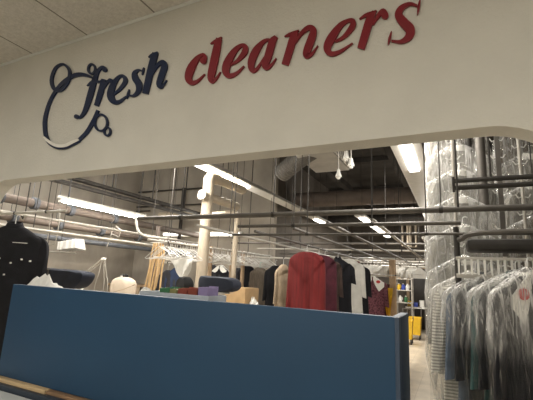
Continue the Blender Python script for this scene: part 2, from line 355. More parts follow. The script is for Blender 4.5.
# items on the counter's inner shelf
SH = 1.376
def PS(px, py, y=1.70): return PY(px, py, y)
m = MB(); a, b = PS(150, 294), PS(217, 299)
m.box((a.x, 1.62, SH), (b.x, 1.79, SH + .012)); 
for s in ((a.x, 1.62, b.x, 1.626), (a.x, 1.784, b.x, 1.79), (a.x, 1.627, a.x + .006, 1.783), (b.x - .006, 1.627, b.x, 1.783)): m.box((s[0], s[1], SH + .012), (s[2], s[3], SH + .115))
tag(obj('desk_tray', m, mat('pale_grey_tray', (.42, .45, .48), .5), smooth=False), 'long pale grey tray on the shelf behind the blue screen', 'tray')
def bin_(x0, x1, ptop, colname, label):
    l, r = PS(x0, 290, 1.72), PS(x1, 290, 1.72); t = PS((x0 + x1) / 2, ptop, 1.72).z; w = (r.x - l.x) / 2 - .003
    o = thing('ticket_box', label, 'box', ((l.x + r.x) / 2, 1.72, SH + .013), 0, 'coloured ticket boxes behind the counter')
    h = t - SH - .013; m = MB()
    m.box((-w, -.05, 0), (w, .05, .006))
    for s in ((-w, -.05, w, -.046), (-w, .046, w, .05), (-w, -.0455, -w + .004, .0455), (w - .004, -.0455, w, .0455)): m.box((s[0], s[1], .006), (s[2], s[3], h if s[1] < .04 else h + .006))
    obj('box_body', m, colname, o, False)
    m = MB()
    for k in range(5): m.box((-w + .006, -.04 + k * .016, .007), (w - .006, -.036 + k * .016, h - .004 + .006 * (k % 2)))
    obj('ticket_cards', m, colname, o, False)
bin_(165.5, 175, 288, 'green', 'dark green open ticket box in the tray')
bin_(175.5, 183, 289, 'olivep', 'olive ticket box between the green and the red-brown ones')
bin_(183.5, 193, 288.5, 'brick', 'red-brown ticket box beside the olive one')
bin_(193.5, 203, 288.5, 'brick', 'red-brown ticket box beside the lavender one')
bin_(203.5, 213.5, 287.5, 'lav', 'lavender ticket box at the right end of the tray')
# crumpled white paper and plastic at the left end of the counter
def crumple(name, px0, px1, pyt, y, label, seed, h0=SH, m_='paper'):
    rnd = random.Random(seed); l, r = PS(px0, 285, y), PS(px1, 285, y); t = PS((px0 + px1) / 2, pyt, y).z; n = 14
    rows = []
    for j in range(5):
        row = []
        for i in range(n):
            u = i / (n - 1); hh = (sin(PI * u) ** .35) * (t - h0) * (1 - (j - 2) ** 2 / 7)
            row.append(Vector((l.x + (r.x - l.x) * u + rnd.uniform(-.008, .008), y + (j - 2) * .035 + rnd.uniform(-.008, .008), h0 + .002 + max(0, hh * rnd.uniform(.7, 1.1)))))
        rows.append(row)
    m = MB().loft(rows, False, False, closed=False)
    return tag(obj(name, m, m_, smooth=False), label, 'paper')
crumple('crumpled_paper', 28, 62, 275.5, 1.70, 'crumpled white paper wrapping on the left end of the counter', 3)
m = MB()
for k in range(4): m.box((-.13 + .006 * k, -.05 + .002 * k, .012 * k), (.13 + .004 * k, .05 + .003 * k, .012 * k + .009))
o = tag(obj('paper_pad', m, 'paper', smooth=False), 'flat stack of white slips right of the crumpled paper', 'paper'); o.location = (PS(66, 288).x, 1.72, SH); o.location.z = PS(66, 289).z - .045; 
o.location.z = SH
m = MB(); m.box((-.05, -.05, 0), (.05, .05, .05), .004)
crumple('crumpled_paper', 140, 152, 287, 1.70, 'small ball of pale paper left of the grey tray', 9)

# ------------------------------------------------------------------ rails, rods, conveyors
def rail(name, label, cat, p0, p1, r=.018, m_='steel', rods=(), group=None, ztop=IZ - .13, rodm='dsteel', rr_=.0042):
    p0, p1 = Vector(p0), Vector(p1); o = thing(name, label, cat, p0, 0, group)
    obj('rail_tube', MB().tube([p0, p1], r, 10), m_, o, True, True)
    for t in rods:
        p = p0.lerp(p1, t); m = MB().tube([p + Vector((0, 0, r * .6)), (p.x, p.y, ztop)], rr_, 6)
        m.lathe([(r * 1.2, -.012), (r * 1.2, .012)], p, p1 - p0, 10)
        obj('drop_rod', m, rodm, o, True, True)
    return o
ZR = 2.1
g = 'cross rails running left to right'
rail('garment_rail', 'thick grey cross rail nearest the counter, spanning the whole opening', 'rail', (PZ(140, 219, ZR).x, 2.8, ZR), (1.6, 2.8, ZR), .021, 'steel', (.12, .335, .62, .74), g)
rail('garment_rail', 'second grey cross rail behind the nearest one', 'rail', (PY(238, 228, 2.6).x, 2.6, PY(420, 223.5, 2.6).z), (PY(461, 223, 2.6).x, 2.6, PY(420, 223.5, 2.6).z), .013, 'steel', (.3, .66), g)
rail('garment_rail', 'third grey cross rail, thinner, above the red robe', 'rail', (PY(232, 240, 2.66).x, 2.66, PY(420, 234, 2.66).z), (1.3, 2.66, PY(420, 234, 2.66).z), .009, 'steel', (.22, .5), g)
rail('garment_rail', 'fourth grey cross rail just over the red robe', 'rail', (-3.2, 5.25, ZR), (.2, 5.25, ZR), .016, 'steel', (.3, .7), g)
rail('garment_rail', 'fifth cross rail, far behind the red robe', 'rail', (-3.4, 7.6, ZR), (.3, 7.6, ZR), .018, 'steel', (.2, .8), g)
rail('garment_rail', 'dark cross rail far back beyond the paper-covered hangers', 'rail', (-3.4, 10.5, ZR), (.3, 10.5, ZR), .02, 'steel', (.2, .8), g)
rail('garment_rail', 'pale cross rail between the fourth and fifth, behind the red robe', 'rail', (-3.3, 6.35, ZR), (.1, 6.35, ZR), .016, 'wtube', (.25, .75), g)
rail('garment_rail', 'pale cross rail just beyond the fifth one', 'rail', (-3.3, 8.6, ZR), (.1, 8.6, ZR), .02, 'wtube', (.25, .75), g)
rail('garment_rail', 'pale cross rail in front of the row of paper-covered hangers', 'rail', (-3.3, 9.6, ZR), (.1, 9.6, ZR), .02, 'wtube', (.25, .75), g)
rail('garment_rail', 'pale cross rail beyond all the other cross rails', 'rail', (-3.3, 12.4, ZR), (.1, 12.4, ZR), .024, 'wtube', (.25, .75), g)
g = 'lengthwise rails running into the workroom'
zl = ZR - .045
for x, y0, y1, mm, lab in ((-2.25, 3.0, 9.5, 'wtube', 'leftmost lengthwise rail, running back from above the ticket boxes'),
                           (-1.86, 3.5, 11, 'steel', 'lengthwise rail that carries the red robe and black clothes'),
                           (-1.35, 3.3, 12.0, 'steel', 'lengthwise rail right of the one carrying the red robe'),
                           (-.93, 3.0, 12.5, 'steel', 'lengthwise rail running back above the burgundy floral blouse'),
                           (-.55, 2.9, 13, 'wtube', 'pale lengthwise rail running back over the aisle'),
                           (-.28, 4.1, 13, 'wtube', 'rightmost pale lengthwise rail beside the wrapped shirts')):
    rail('garment_rail', lab, 'rail', (x, y0, zl), (x, y1, zl), .015, mm, (), g)
# rods hanging alone from the ceiling
# left hand conveyor: U-ended white tubes, lagged pipes, beams
def pipe(name, label, cat, pts, r, m_, smooth=0, group=None, sup=()):
    o = tag(obj(name, MB().tube(pts, r, 12, smooth), m_), label, cat, group)
    a, b = Vector(pts[0]), Vector(pts[-1])
    for t in sup:
        p = a.lerp(b, t); m = MB().tube([(p.x, p.y, p.z + r * .9), (p.x, p.y, IZ)], .004, 6); obj('support_rod', m, 'dsteel', o)
    return o
g = 'pipes along the left wall'
pipe('conveyor_tube', 'lower white tube with upturned end, running back on the left', 'tube', [(-4.3, 1.9, 2.0), (-4.3, 4, 2.0), (-4.3, 5.6, 2.0), (-4.28, 5.85, 2.02), (-4.25, 5.95, 2.1), (-4.25, 5.95, 2.3)], .017, 'wtube', 5)
pipe('conveyor_tube', 'upper white tube above the left press, under the long tube light', 'tube', [(-4.75, 2.1, 2.2), (-4.75, 6.5, 2.2)], .017, 'wtube')
q = PZ(136, 221, ZR)
pipe('bent_tube', 'white tube bending down and right at the end of the nearest cross rail', 'tube', [PY(136, 214, 4.2), PY(136.5, 224, 4.2), PY(139, 232, 4.2), PY(146, 236, 4.25), PY(156, 237.5, 4.4), PY(176, 239.5, 5.0)], .019, 'wtube', 5)
pipe('steam_pipe', 'brown lagged pipe, upper of the pair under the left tube light', 'pipe', [(-5.6, 1.9, 2.50), (-5.6, 7.6, 2.50)], .065, 'brownp', 0, g)
pipe('steam_pipe', 'brown lagged pipe, lower of the pair under the left tube light', 'pipe', [(-5.55, 1.9, 2.24), (-5.55, 7.6, 2.24)], .055, 'brownp', 0, g)
pipe('steam_pipe', 'dark grey pipe below the brown lagged pair on the left', 'pipe', [(-5.5, 1.9, 2.02), (-5.5, 7.4, 2.02)], .04, 'bluep', 0, g, (.2, .5, .8))
for i, (zz, x) in enumerate(((2.50, -5.6), (2.24, -5.55))):
    for y in ((2.55, 3.0, 3.5, 4.1, 5.0) if i == 0 else (2.7, 3.2, 3.9, 4.7, 5.6)):
        m = MB(); m.lathe([(.066 if i == 0 else .056, -.04), (.09, -.038), (.09, .038), (.066 if i == 0 else .056, .04)], (x, y, zz), (0, 1, 0), 16)
        m.tube([(x - .075, y, zz), (x - .078, y, zz + .03), (x - .078, y, IZ)], .0045, 6)
        tag(obj('pipe_clamp', m, 'bluep'), 'grey clamp on the %s brown lagged pipe on the left' % ('upper' if i == 0 else 'lower'), 'clamp', 'clamps on the lagged pipes')
beam = thing('ceiling_track', 'dark double steel track running back above the left tube light', 'track', (-5.3, 2.4, 2.85))
for dz in (0, .10): obj('track_bar', MB().box((-5.36, 1.8, 2.83 + dz), (-5.24, 7.4, 2.88 + dz), .004), 'dsteel', beam, True, True)
for y in (2.6, 3.6, 4.6, 5.6, 6.6): obj('track_strut', MB().box((-5.31, y, 2.981), (-5.29, y + .02, IZ), .003), 'dsteel', beam, True, True)
# thin conduits and a post on the concrete wall
g = 'thin conduits crossing the concrete wall'
for (xa, ya, xb, yb, yy, lab) in ((108, 194.5, 212, 186, 7.9, 'upper thin dark conduit across the concrete wall'), (128, 207.5, 212, 202, 7.9, 'lower thin dark conduit across the concrete wall'), (120, 199.5, 150, 197, 7.9, 'short thin conduit at the left of the concrete wall'), (122, 212, 150, 210, 7.9, 'thin conduit just above the end of the left tube light')):
    A, B = PY(xa, ya, yy), PY(xb, yb, yy); B.z = A.z
    pipe('conduit', lab, 'conduit', [A, B], .022, 'dsteel', 0, g)
A = PY(184, 188, 7.85); pipe('support_post', 'dark vertical post between the two conduits', 'post', [(A.x, 7.85, 0), (A.x, 7.85, A.z)], .045, 'dsteel')
for (x, yy, lab) in ((159.5, 4.6, 'dark suspension rod left of the cream pipe'), (177, 6.4, 'thin pale suspension rod nearer the cream pipe'), (234, 4.0, 'pair-end rod hanging over the wire hangers, left one'), (237.5, 4.2, 'pair-end rod hanging over the wire hangers, right one'), (253, 6.6, 'dark rod right of the cream pipes'), (302, 4.4, 'leaning thin rod below the grey air unit'), (372, 6.0, 'thin wire rod left of the right-hand tube light'), (398, 7.0, 'wire rod under the right-hand tube light'), (44, 2.9, 'dark rod in front of the left pipes'), (456, 2.45, 'thin rod in front of the wrapped shirts')):
    top = PY(x, 165, yy); 
    pipe('suspension_rod', lab, 'rod', [(top.x, yy, 2.05), (top.x, yy, IZ - .001)], .0055 if yy < 5 else .008, 'dsteel' if x != 177 else 'steel', 0, 'rods hanging from the ceiling')
# track and hook frame low on the left
o = thing('pulley_wheel', 'small white spoked pulley wheel at the far left', 'pulley', PY(23, 217, 2.9))
c = o.location
m = MB().tube([c + Vector((.036 * cos(a), 0, .036 * sin(a))) for a in [i * PI / 8 for i in range(16)]], .008, 8, 0, True); obj('rim', m, 'wtube', o, True, True)
m = MB()
for a in (0, PI / 3, 2 * PI / 3): m.tube([c + Vector((.034 * cos(a), 0, .034 * sin(a))), c - Vector((.034 * cos(a), 0, .034 * sin(a)))], .004, 6)
m.lathe([(.01, -.02), (.01, .02)], c, (0, 1, 0)); obj('spokes', m, 'dsteel', o, True, True)
m = MB().tube([c + Vector((0, .02, 0)), (c.x, c.y + .02, c.z + .25), (c.x, c.y + .02, IZ)], .008, 6); obj('bracket', m, 'dsteel', o, True, True)
def hookframe(label, pts, y, r=.006):
    return pipe('wire_rack', label, 'frame', [PY(px, py, y) for px, py in pts], r, 'wtube', 0, None, (.5,))
hookframe('white wire hook frame hanging left of the folded paper stack', [(46.5, 247), (48, 236), (51, 212), (60, 209), (59, 224), (57, 236), (55, 244), (49, 245)], 3.2)
hookframe('small white A-shaped hook hanging in mid-left', [(107, 247), (112, 232), (116, 226), (121, 230), (119, 237), (112, 234)], 4.6, .008)
hookframe('thin white bar across the left behind the folded paper stack', [(44, 251.5), (60, 252), (76, 253.5)], 3.1, .008)

# ------------------------------------------------------------------ tube lights
def fixture(name, label, x, z, y0, y1, lit, w=.30, dimn='lens', alongx=False):
    o = thing(name, label, 'light', (x, (y0 + y1) / 2, z))
    m = MB(); m.prism([(x - w / 2, y0, z + .02), (x - w / 2 * .55, y0, z + .10), (x + w / 2 * .55, y0, z + .10), (x + w / 2, y0, z + .02), (x + w / 2 - .01, y0, z + .012), (x - w / 2 + .01, y0, z + .012)], (0, y1 - y0, 0))
    obj('channel', m, 'enamel', o, False, True)
    for a, b, e in lit:
        m = MB(); m.prism([(x - .075, a, z + .011), (x + .075, a, z + .011), (x + .06, a, z - .022), (x - .06, a, z - .022)], (0, b - a, 0))
        obj('lit_diffuser', m, e, o, False, True)
    nrod = max(2, int((y1 - y0) / 2.4))
    for i in range(nrod + 1):
        y = y0 + .15 + (y1 - y0 - .3) * i / nrod
        obj('suspension_rod', MB().tube([(x, y, z + .10), (x, y, IZ - .001)], .006, 6), 'dsteel', o, True, True)
    return o
fixture('tube_light', 'long fluorescent tube light left of centre, running back above the cream pipe', -3.3, 3.15, 2.6, 12.5, [(2.8, 5.8, 'lens'), (9.6, 10.8, 'lensdim')], .26)
fixture('tube_light', 'long fluorescent tube light on the right beside the wrapped shirts', -.46, 3.15, 2.2, 14, [(2.4, 5.5, 'lens'), (8.9, 11, 'lensdim')], .34)
o = thing('tube_light', 'slim bare fluorescent tube at the far left above the brown pipes', 'light', (-5.0, 4.3, 2.52))
obj('channel', MB().box((-5.03, 3.45, 2.545), (-4.97, 5.15, 2.585), .004), 'enamel', o, True, True)
obj('lit_tube', MB().tube([(-5.0, 3.5, 2.515), (-5.0, 5.1, 2.515)], .022, 12), emit('bare_tube', (1, .95, .87), 60), o, True, True)
for y in (3.48, 5.12): obj('tube_holder', MB().box((-5.022, y - .015, 2.49), (-4.978, y + .015, 2.5445), .003), 'enamel', o, True, True)
for y in (3.6, 5.0): obj('suspension_rod', MB().tube([(-5.0, y, 2.585), (-5.0, y, IZ - .001)], .006, 6), 'dsteel', o, True, True)
fixture('tube_light', 'distant tube light seen over the middle rails', -2.0, 3.1, 9.0, 13.5, [(9.2, 13.3, 'lensdim')], .26)
o = thing('tube_light', 'bright horizontal tube light on the back wall behind the wire hangers', 'light', PY(200, 234, 7.9))
A, B = PY(163, 235.5, 7.9), PY(241, 232, 7.9)
obj('channel', MB().box((A.x, 7.9, A.z - .03), (B.x, 7.995, A.z + .09), .005), 'enamel', o, True, True)
obj('lit_diffuser', MB().tube([(A.x + .05, 7.87, A.z + .03), (B.x - .05, 7.87, A.z + .03)], .03, 10), 'lensdim', o, True, True)

# ------------------------------------------------------------------ ceiling plant
AZ = 3.28
q = PZ(316, 173, AZ); q2 = PZ(349, 169.5, AZ)
ac = thing('air_unit', 'pale grey box-shaped air unit hung under the dark ceiling', 'air unit', (q.x, q.y, AZ))
obj('casing', MB().box((q.x, q.y - 1.6, AZ), (q2.x, q.y, 3.62), .012), 'duct', ac, True, True)
m = MB()
for k in range(9): m.box((q2.x + .001, q.y - 1.0 + k * .1, AZ + .02), (q2.x + .02, q.y - .93 + k * .1, 3.60))
obj('side_grille', m, 'enamel', ac, False, True)
for dx in (.06, q2.x - q.x - .06):
    for dy in (-1.1, -.1): obj('hanger_rod', MB().tube([(q.x + dx, q.y + dy, 3.62), (q.x + dx, q.y + dy, IZ)], .008, 6), 'dsteel', ac, True, True)
fd = []; A = PY(312, 150, 4.9); B = PY(303, 156, 5.0); Cc = PY(293, 164, 5.1); E_ = PY(281, 174, 5.2)
pth = catmull([A, B, Cc, E_], 12); m = MB(); m.tube(pth, [.13 + .012 * (i % 2) for i in range(len(pth))], 16)
tag(obj('flexible_duct', m, 'foil'), 'ribbed grey flexible duct drooping left of the air unit', 'duct')
pipe('sheet_duct', 'dark horizontal duct crossing far under the ceiling', 'duct', [(-3.6, 8.8, 3.52), (.6, 8.8, 3.52)], .19, 'brownp', 0, None, (.2, .8))
pipe('sheet_duct', 'dark duct crossing at the far end of the ceiling', 'duct', [(-3.6, 11.8, 3.48), (1.6, 11.8, 3.48)], .16, 'dsteel', 0, None, (.2, .8))
def spot(px, py, y, label):
    p = PY(px, py, y); o = thing('spot_lamp', label, 'lamp', p)
    obj('lamp_shade', MB().lathe([(.012, .06), (.02, .056), (.024, .02), (.038, -.02), (.04, -.04), (.034, -.042)], p), 'enamel', o, True, True)
    obj('stem', MB().tube([p + Vector((0, 0, .058)), (p.x, p.y, IZ)], .006, 8), 'enamel', o, True, True)
    obj('bulb', MB().lathe([(.014, -.041), (.026, -.05), (.02, -.066), (.004, -.072)], p), 'paper', o, True, True)
spot(338.5, 174, 4.6, 'small white spot lamp hanging below the air unit')
spot(351, 163, 4.3, 'white spot lamp at the right corner of the air unit')
spot(346, 156, 4.35, 'white lamp against the right side of the air unit, highest of the three')

# ------------------------------------------------------------------ cream lagged pipes
yp = 4.6
A = PY(202.5, 262, yp); X0 = A.x
cp = thing('lagged_pipe', 'thick cream lagged pipe with elbows rising behind the wire hangers', 'pipe', (X0, yp, 0))
zt_ = PY(207, 182, yp).z
obj('riser', MB().tube([(X0, yp, 0), (X0, yp, zt_)], .082, 18), 'cream', cp, True, True)
obj('elbow', MB().tube([(X0, yp, zt_ - .02), (X0, yp + .005, zt_ + .03), (X0, yp + .06, zt_ + .075), (X0 + .02, yp + .2, zt_ + .08)], .085, 16, 5), 'cream', cp, True, True)
obj('branch', MB().tube([(X0 + .02, yp + .2, zt_ + .08), (X0 + .05, yp + .95, zt_ + .08)], .07, 16), 'cream', cp, True, True)
z2 = PY(203, 197, yp).z
obj('branch', MB().tube([(X0, yp - .13, z2), (X0 + .03, yp + .80, z2)], .065, 16), 'cream', cp, True, True)
obj('flange', MB().lathe([(.03, -.02), (.075, -.018), (.075, .018), (.03, .02)], (X0, yp - .14, z2), (0, 1, 0)), 'wtube', cp, True, True)
y2 = 5.2; Bq = PY(237, 214, y2); Aq = PY(208, 216, y2)
cp2 = thing('lagged_pipe', 'thinner cream pipe turning down to the right of the thick one', 'pipe', (Bq.x, y2, 0))
obj('cross_pipe', MB().tube([(Aq.x, y2, Bq.z), (Bq.x - .06, y2, Bq.z), (Bq.x, y2, Bq.z - .06), (Bq.x, y2, Bq.z - .2)], .045, 14, 4), 'cream', cp2, True, True)
obj('down_pipe', MB().tube([(Bq.x, y2, Bq.z - .2), (Bq.x, y2, 0)], .042, 14), 'cream', cp2, True, True)
pipe('lagged_pipe', 'cream lagged pipe lying along the wall behind the risers', 'pipe', [(PY(160, 216, 7.2).x, 7.2, PY(200, 214, 7.2).z), (PY(236, 212, 7.2).x, 7.2, PY(200, 214, 7.2).z)], .075, 'cream', 0, None, (.2, .8))
for i, (px, yy) in enumerate(((210, 5.0), (232, 5.6), (243, 6.0))):
    A = PY(px, 262, yy); pipe('timber_post', ('pale timber post right behind the thick cream pipe', 'pale timber post beside the thinner cream pipe', 'pale timber post right of the thinner cream pipe')[i], 'post', [(A.x, yy, 0), (A.x, yy, 2.02)], .035, 'tan')

# ------------------------------------------------------------------ hangers and garments
def hanger_mb(w=.2, r=.0032, hook=True):
    m = MB(); m.tube([(0, 0, .0), (-w, 0, -.13), (-w + .01, 0, -.145), (w - .01, 0, -.145), (w, 0, -.13)], r, 6, 0, True)
    if hook: m.tube([(0, 0, 0), (0, 0, .035)] + [(.022 - .022 * cos(a), 0, .06 + .022 * sin(a)) for a in [-.9 + i * .42 for i in range(9)]][2:], r, 6)
    return m
# row of empty wire hangers on a lengthwise rail
p0, p1 = PZ(160, 241.5, 1.98), None
xh = p0.x; y0h, y1h = p0.y, p0.y + 3.0
rail('hanger_rail', 'pale rail holding the row of empty wire hangers', 'rail', (xh - .02, y0h - .2, 1.985), (xh + .18, y1h + .3, 1.985), .013, 'wtube', (.1, .9), None, IZ)
hm = hanger_mb(.22, .0048); hproto = obj('wire_hanger', hm, 'wire')
tag(hproto, 'empty white wire hanger in the crowded row beside the cream pipe', 'hanger', 'empty wire hangers on the rail')
NH = 60
for i in range(NH):
    t = i / (NH - 1); o = hproto if i == 0 else hproto.copy()
    if i: C.objects.link(o)
    o.location = (xh - .02 + .2 * (t * 3.0 + .2) / 3.5 + random.uniform(-.012, .012), y0h + 3.0 * t, 1.93 + random.uniform(-.01, 0)); o.rotation_euler = (random.uniform(-.06, .06), random.uniform(-.12, .12), random.uniform(-.35, .35))

def body(prof, folds=.012, freq=26, seed=0, n=40, sq=.75):
    """closed cloth shell hanging from z=0; prof = (z, half width, half thickness)"""
    rnd = random.Random(seed); ph = rnd.uniform(0, 6); ph2 = rnd.uniform(0, 6); zb = prof[-1][0]
    P = catmull(prof, 4); rings = []
    for z, hw, ht in P:
        k = min(1, abs(z) / abs(zb)); a = folds * k; ring = []
        for i in range(n):
            t = 2 * PI * i / n; c = cos(t); s_ = sin(t)
            x = hw * math.copysign(abs(c) ** sq, c)
            y = ht * math.copysign(abs(s_) ** .8, s_) + a * sin(freq * x + ph + 2 * z) + a * .5 * sin(freq * 2.1 * x + ph2)
            ring.append(Vector((x, y, z + .004 * sin(9 * x + ph) * k)))
        rings.append(ring)
    return MB().loft(rings)
def sleeve(sx, L=.5, spread=.07, r=.06, w0=.185, z0=-.08):
    pts = [(sx * (w0 - .03), 0, z0 + .02), (sx * (w0 + .03), 0, z0 - .05), (sx * (w0 + spread * .7), -.01, z0 - L * .45), (sx * (w0 + spread), -.005, z0 - L)]
    P = catmull(pts, 5); rings = []; N = len(P)
    for i, p in enumerate(P):
        k = i / (N - 1); R = r * (1.0 - .25 * k) * (.7 if i == 0 else 1)
        rings.append([p + Vector((R * cos(t) * .9, R * .42 * sin(t) + .004 * sin(5 * t + 6 * k), .25 * R * cos(t) * -sx)) for t in [2 * PI * j / 16 for j in range(16)]])
    return MB().loft(rings)
PR = dict(
    shirt=[(0, .055, .02), (-.02, .09, .022), (-.055, .15, .024), (-.095, .20, .025), (-.16, .205, .025), (-.45, .21, .024), (-.78, .225, .024)],
    robe=[(0, .07, .03), (-.012, .13, .04), (-.05, .20, .05), (-.10, .245, .055), (-.2, .262, .055), (-.6, .272, .06), (-1.2, .285, .07)],
    coat=[(0, .06, .03), (-.02, .10, .04), (-.06, .16, .05), (-.10, .215, .055), (-.2, .22, .055), (-.6, .22, .05), (-1.05, .25, .06)],
    trousers=[(-.09, .12, .02), (-.10, .125, .03), (-.3, .11, .03), (-.7, .10, .03), (-1.0, .095, .03)],
)
PC = {}
def garment(name, label, cat, loc, rz, prof, clothm, slm=None, slL=.5, collar=None, hangm='wire', group=None, seed=0, cover=None, coverL=1.25, folds=.012, sc=(1, 1, 1), hookz=None, hang=True):
    """hung garment: origin at the hanger's neck, hook above it"""
    o = thing(name, label, cat, loc, rz, group); o.scale = sc
    obj('body', body(PR[prof], folds, 24, seed), clothm, o)
    if slm:
        for s in (-1, 1): obj('sleeve', sleeve(s, slL), slm, o)
    if collar:
        rings = []
        for z, a, b in ((-.022, .088, .035), (0, .064, .038), (.026, .054, .034), (.028, .048, .028), (.004, .052, .028)):
            rings.append([Vector((a * cos(t), b * sin(t) - .004, z + .012 * sin(t))) for t in [2 * PI * j / 20 for j in range(20)]])
        obj('collar', MB().loft(rings), collar, o)
    if hang:
        h = obj('hanger', hanger_mb(.19, .0035, False), hangm, o); h.location = (0, 0, .012)
        hk = obj('hook', MB().tube([(0, 0, 0), (0, 0, .035)] + [(.022 - .022 * cos(a), 0, .06 + .022 * sin(a)) for a in [-.9 + i * .42 for i in range(9)]][2:] , .0035, 6), hangm, h)
    if cover:
        rnd = random.Random(seed + 50); pr = [(.045, .012, .010), (.02, .07, .028), (-.03, .17, .038), (-.08, .255, .040), (-.16, .292, .041), (-.6, .305, .040), (-coverL * .8, .29, .038), (-coverL, .27, .034)]
        ph = [rnd.uniform(0, 6) for _ in range(4)]; rings = []
        for z, hw, ht in catmull(pr, 5):
            ring = []
            for i in range(48):
                t = 2 * PI * i / 48; c, s_ = cos(t), sin(t); k = min(1, max(0, .05 - z) / .3)
                x = hw * math.copysign(abs(c) ** .7, c); y = ht * math.copysign(abs(s_) ** .45, s_)
                y += k * (.006 * sin(30 * x + ph[0] + 5 * z) + .004 * sin(63 * x + ph[1] - 9 * z) + .003 * sin(17 * z + 11 * x + ph[2]))
                x += k * .008 * sin(14 * z + ph[3])
                ring.append(Vector((x, y, z)))
            rings.append(ring)
        obj('plastic_cover', MB().loft(rings, False, False), cover, o)
    return o

# --- centre rack: red robe, then clothes behind it towards the back
XR0 = -1.86; zg = 1.985
def hung(px, pytop, y, *a, **k):
    p = PY(px, pytop, y); return p
def G(name, label, cat, px, py, y, prof, m_, **k):
    rz = k.pop('rz', 0); return garment(name, label, cat, PY(px, py, y), rz, prof, m_, **k)
gc = 'clothes hanging in the middle of the workroom'
G('red_robe', 'large plain red robe, the front one in the centre', 'robe', 307, 252, 4.85, 'robe', 'redcl', folds=.03, group=gc, seed=1, sc=(.98, 1, 1))
G('maroon_robe', 'dark maroon robe directly behind the red robe', 'robe', 319, 255, 5.3, 'robe', 'maroon', group=gc, seed=2, folds=.016)
G('brown_coat', 'dark brown coat between the maroon robe and the black shirt', 'coat', 325, 257, 5.75, 'coat', 'brown', slm='brown', group=gc, seed=3)
G('black_shirt', 'black short-sleeved top right of the red robe', 'shirt', 338, 259, 6.1, 'coat', 'black', slm='black', slL=.3, collar='black', group=gc, seed=4)
G('white_trousers', 'white garment hanging between two black tops', 'trousers', 349, 259, 6.6, 'coat', 'whitecl', slm='whitecl', slL=.55, group=gc, seed=5)
G('black_blouse', 'black top with a red collar right of the white garment', 'top', 357, 263.5, 7.1, 'coat', 'black', slm='black', collar='redcl', group=gc, seed=6, sc=(.9, 1, 1))
fl = G('floral_blouse', 'burgundy floral blouse with a white paper shoulder cover', 'blouse', 373, 277, 8.2, 'shirt', 'floral', slm='floral', slL=.45, group=gc, seed=7, sc=(1.08, 1, 1.1))
def shoulder_paper(parent, th=.062, w=.215, drop=.2, logo=True, notch=.5, side=1):
    """white paper shoulder cape folded over the hanger, hanging open at the front"""
    for s in (-1, 1):
        f = -th; m = MB()
        pts = [(s * .012, f, .02), (s * w * .5, f, -.035), (s * w, f, -.10), (s * w, f, -.10 - drop * .35), (s * w * .55, f - .004, -.10 - drop * .8), (s * .05, f - .004, -.08 - drop * notch), (s * .012, f, -.05)]
        m.prism([Vector(p) for p in pts], (0, .003, 0)); m.prism([Vector((p[0], 0 - p[1], p[2])) for p in pts], (0, .003, 0))
        m.add([(pts[0][0], f, pts[0][2]), (pts[1][0], f, pts[1][2]), (pts[2][0], f, pts[2][2]), (pts[2][0], -f, pts[2][2]), (pts[1][0], -f, pts[1][2]), (pts[0][0], -f, pts[0][2])], [[0, 1, 4, 5], [1, 2, 3, 4]])
        pp = plabel(obj('paper_cape', m, 'paper', parent, False), 'white paper shoulder cape')
        if logo and s == side:
            n = 18; ring = [Vector((s * w * .5 + .04 * cos(2 * PI * i / n), f - .006, -.085 + .028 * sin(2 * PI * i / n))) for i in range(n)]
            m = MB().prism(ring, (0, .0025, 0)); lo = plabel(obj('printed_mark', m, 'redpr', pp, False), 'red oval printed mark')
shoulder_paper(fl, drop=.2, notch=.35)
# left of the red robe
G('beige_coat', 'beige garment hanging directly left of the red robe', 'coat', 283.5, 264.5, 5.5, 'coat', 'beige', slm='beige', group=gc, seed=8, rz=1.15, sc=(.62, 1, 1))
G('black_jacket', 'black jacket left of the beige garment and the red robe', 'jacket', 275.5, 265.5, 6.0, 'coat', 'black', slm='black', group=gc, seed=9, rz=.9, sc=(.75, 1, 1))
G('grey_shirt', 'grey-brown streaked shirt on a turquoise hanger', 'shirt', 260, 267.5, 6.2, 'coat', 'greystr', slm='greystr', hangm='turq', group=gc, seed=10, sc=(.9, 1, 1))
G('black_coat', 'black coat left of the grey-brown streaked shirt', 'coat', 248, 266, 6.2, 'coat', 'black', slm='charcoal', group=gc, seed=11, rz=.5, sc=(.85, 1, 1))
G('dark_coat', 'dark coat leftmost of the hanging clothes, beside the timber posts', 'coat', 238, 268, 6.6, 'coat', 'charcoal', slm='charcoal', group=gc, seed=12, rz=.8, sc=(.7, 1, 1))
G('blue_shirt', 'blue garment low behind the streaked shirt', 'shirt', 272, 285, 6.9, 'shirt', 'bluecl', slm='bluecl', group=gc, seed=13)
rail('garment_rail', 'short rail carrying the coats left of the red robe', 'rail', (PY(233, 262, 6.2).x, 6.2, 1.93), (PY(290, 262, 6.2).x, 6.2, 1.93), .014, 'wtube', (.1, .9))
rail('garment_rail', 'rail holding the floral blouse', 'rail', (PY(358, 270, 8.2).x, 8.2, 1.745), (PY(400, 270, 8.2).x, 8.2, 1.745), .012, 'wtube', (.1, .9))

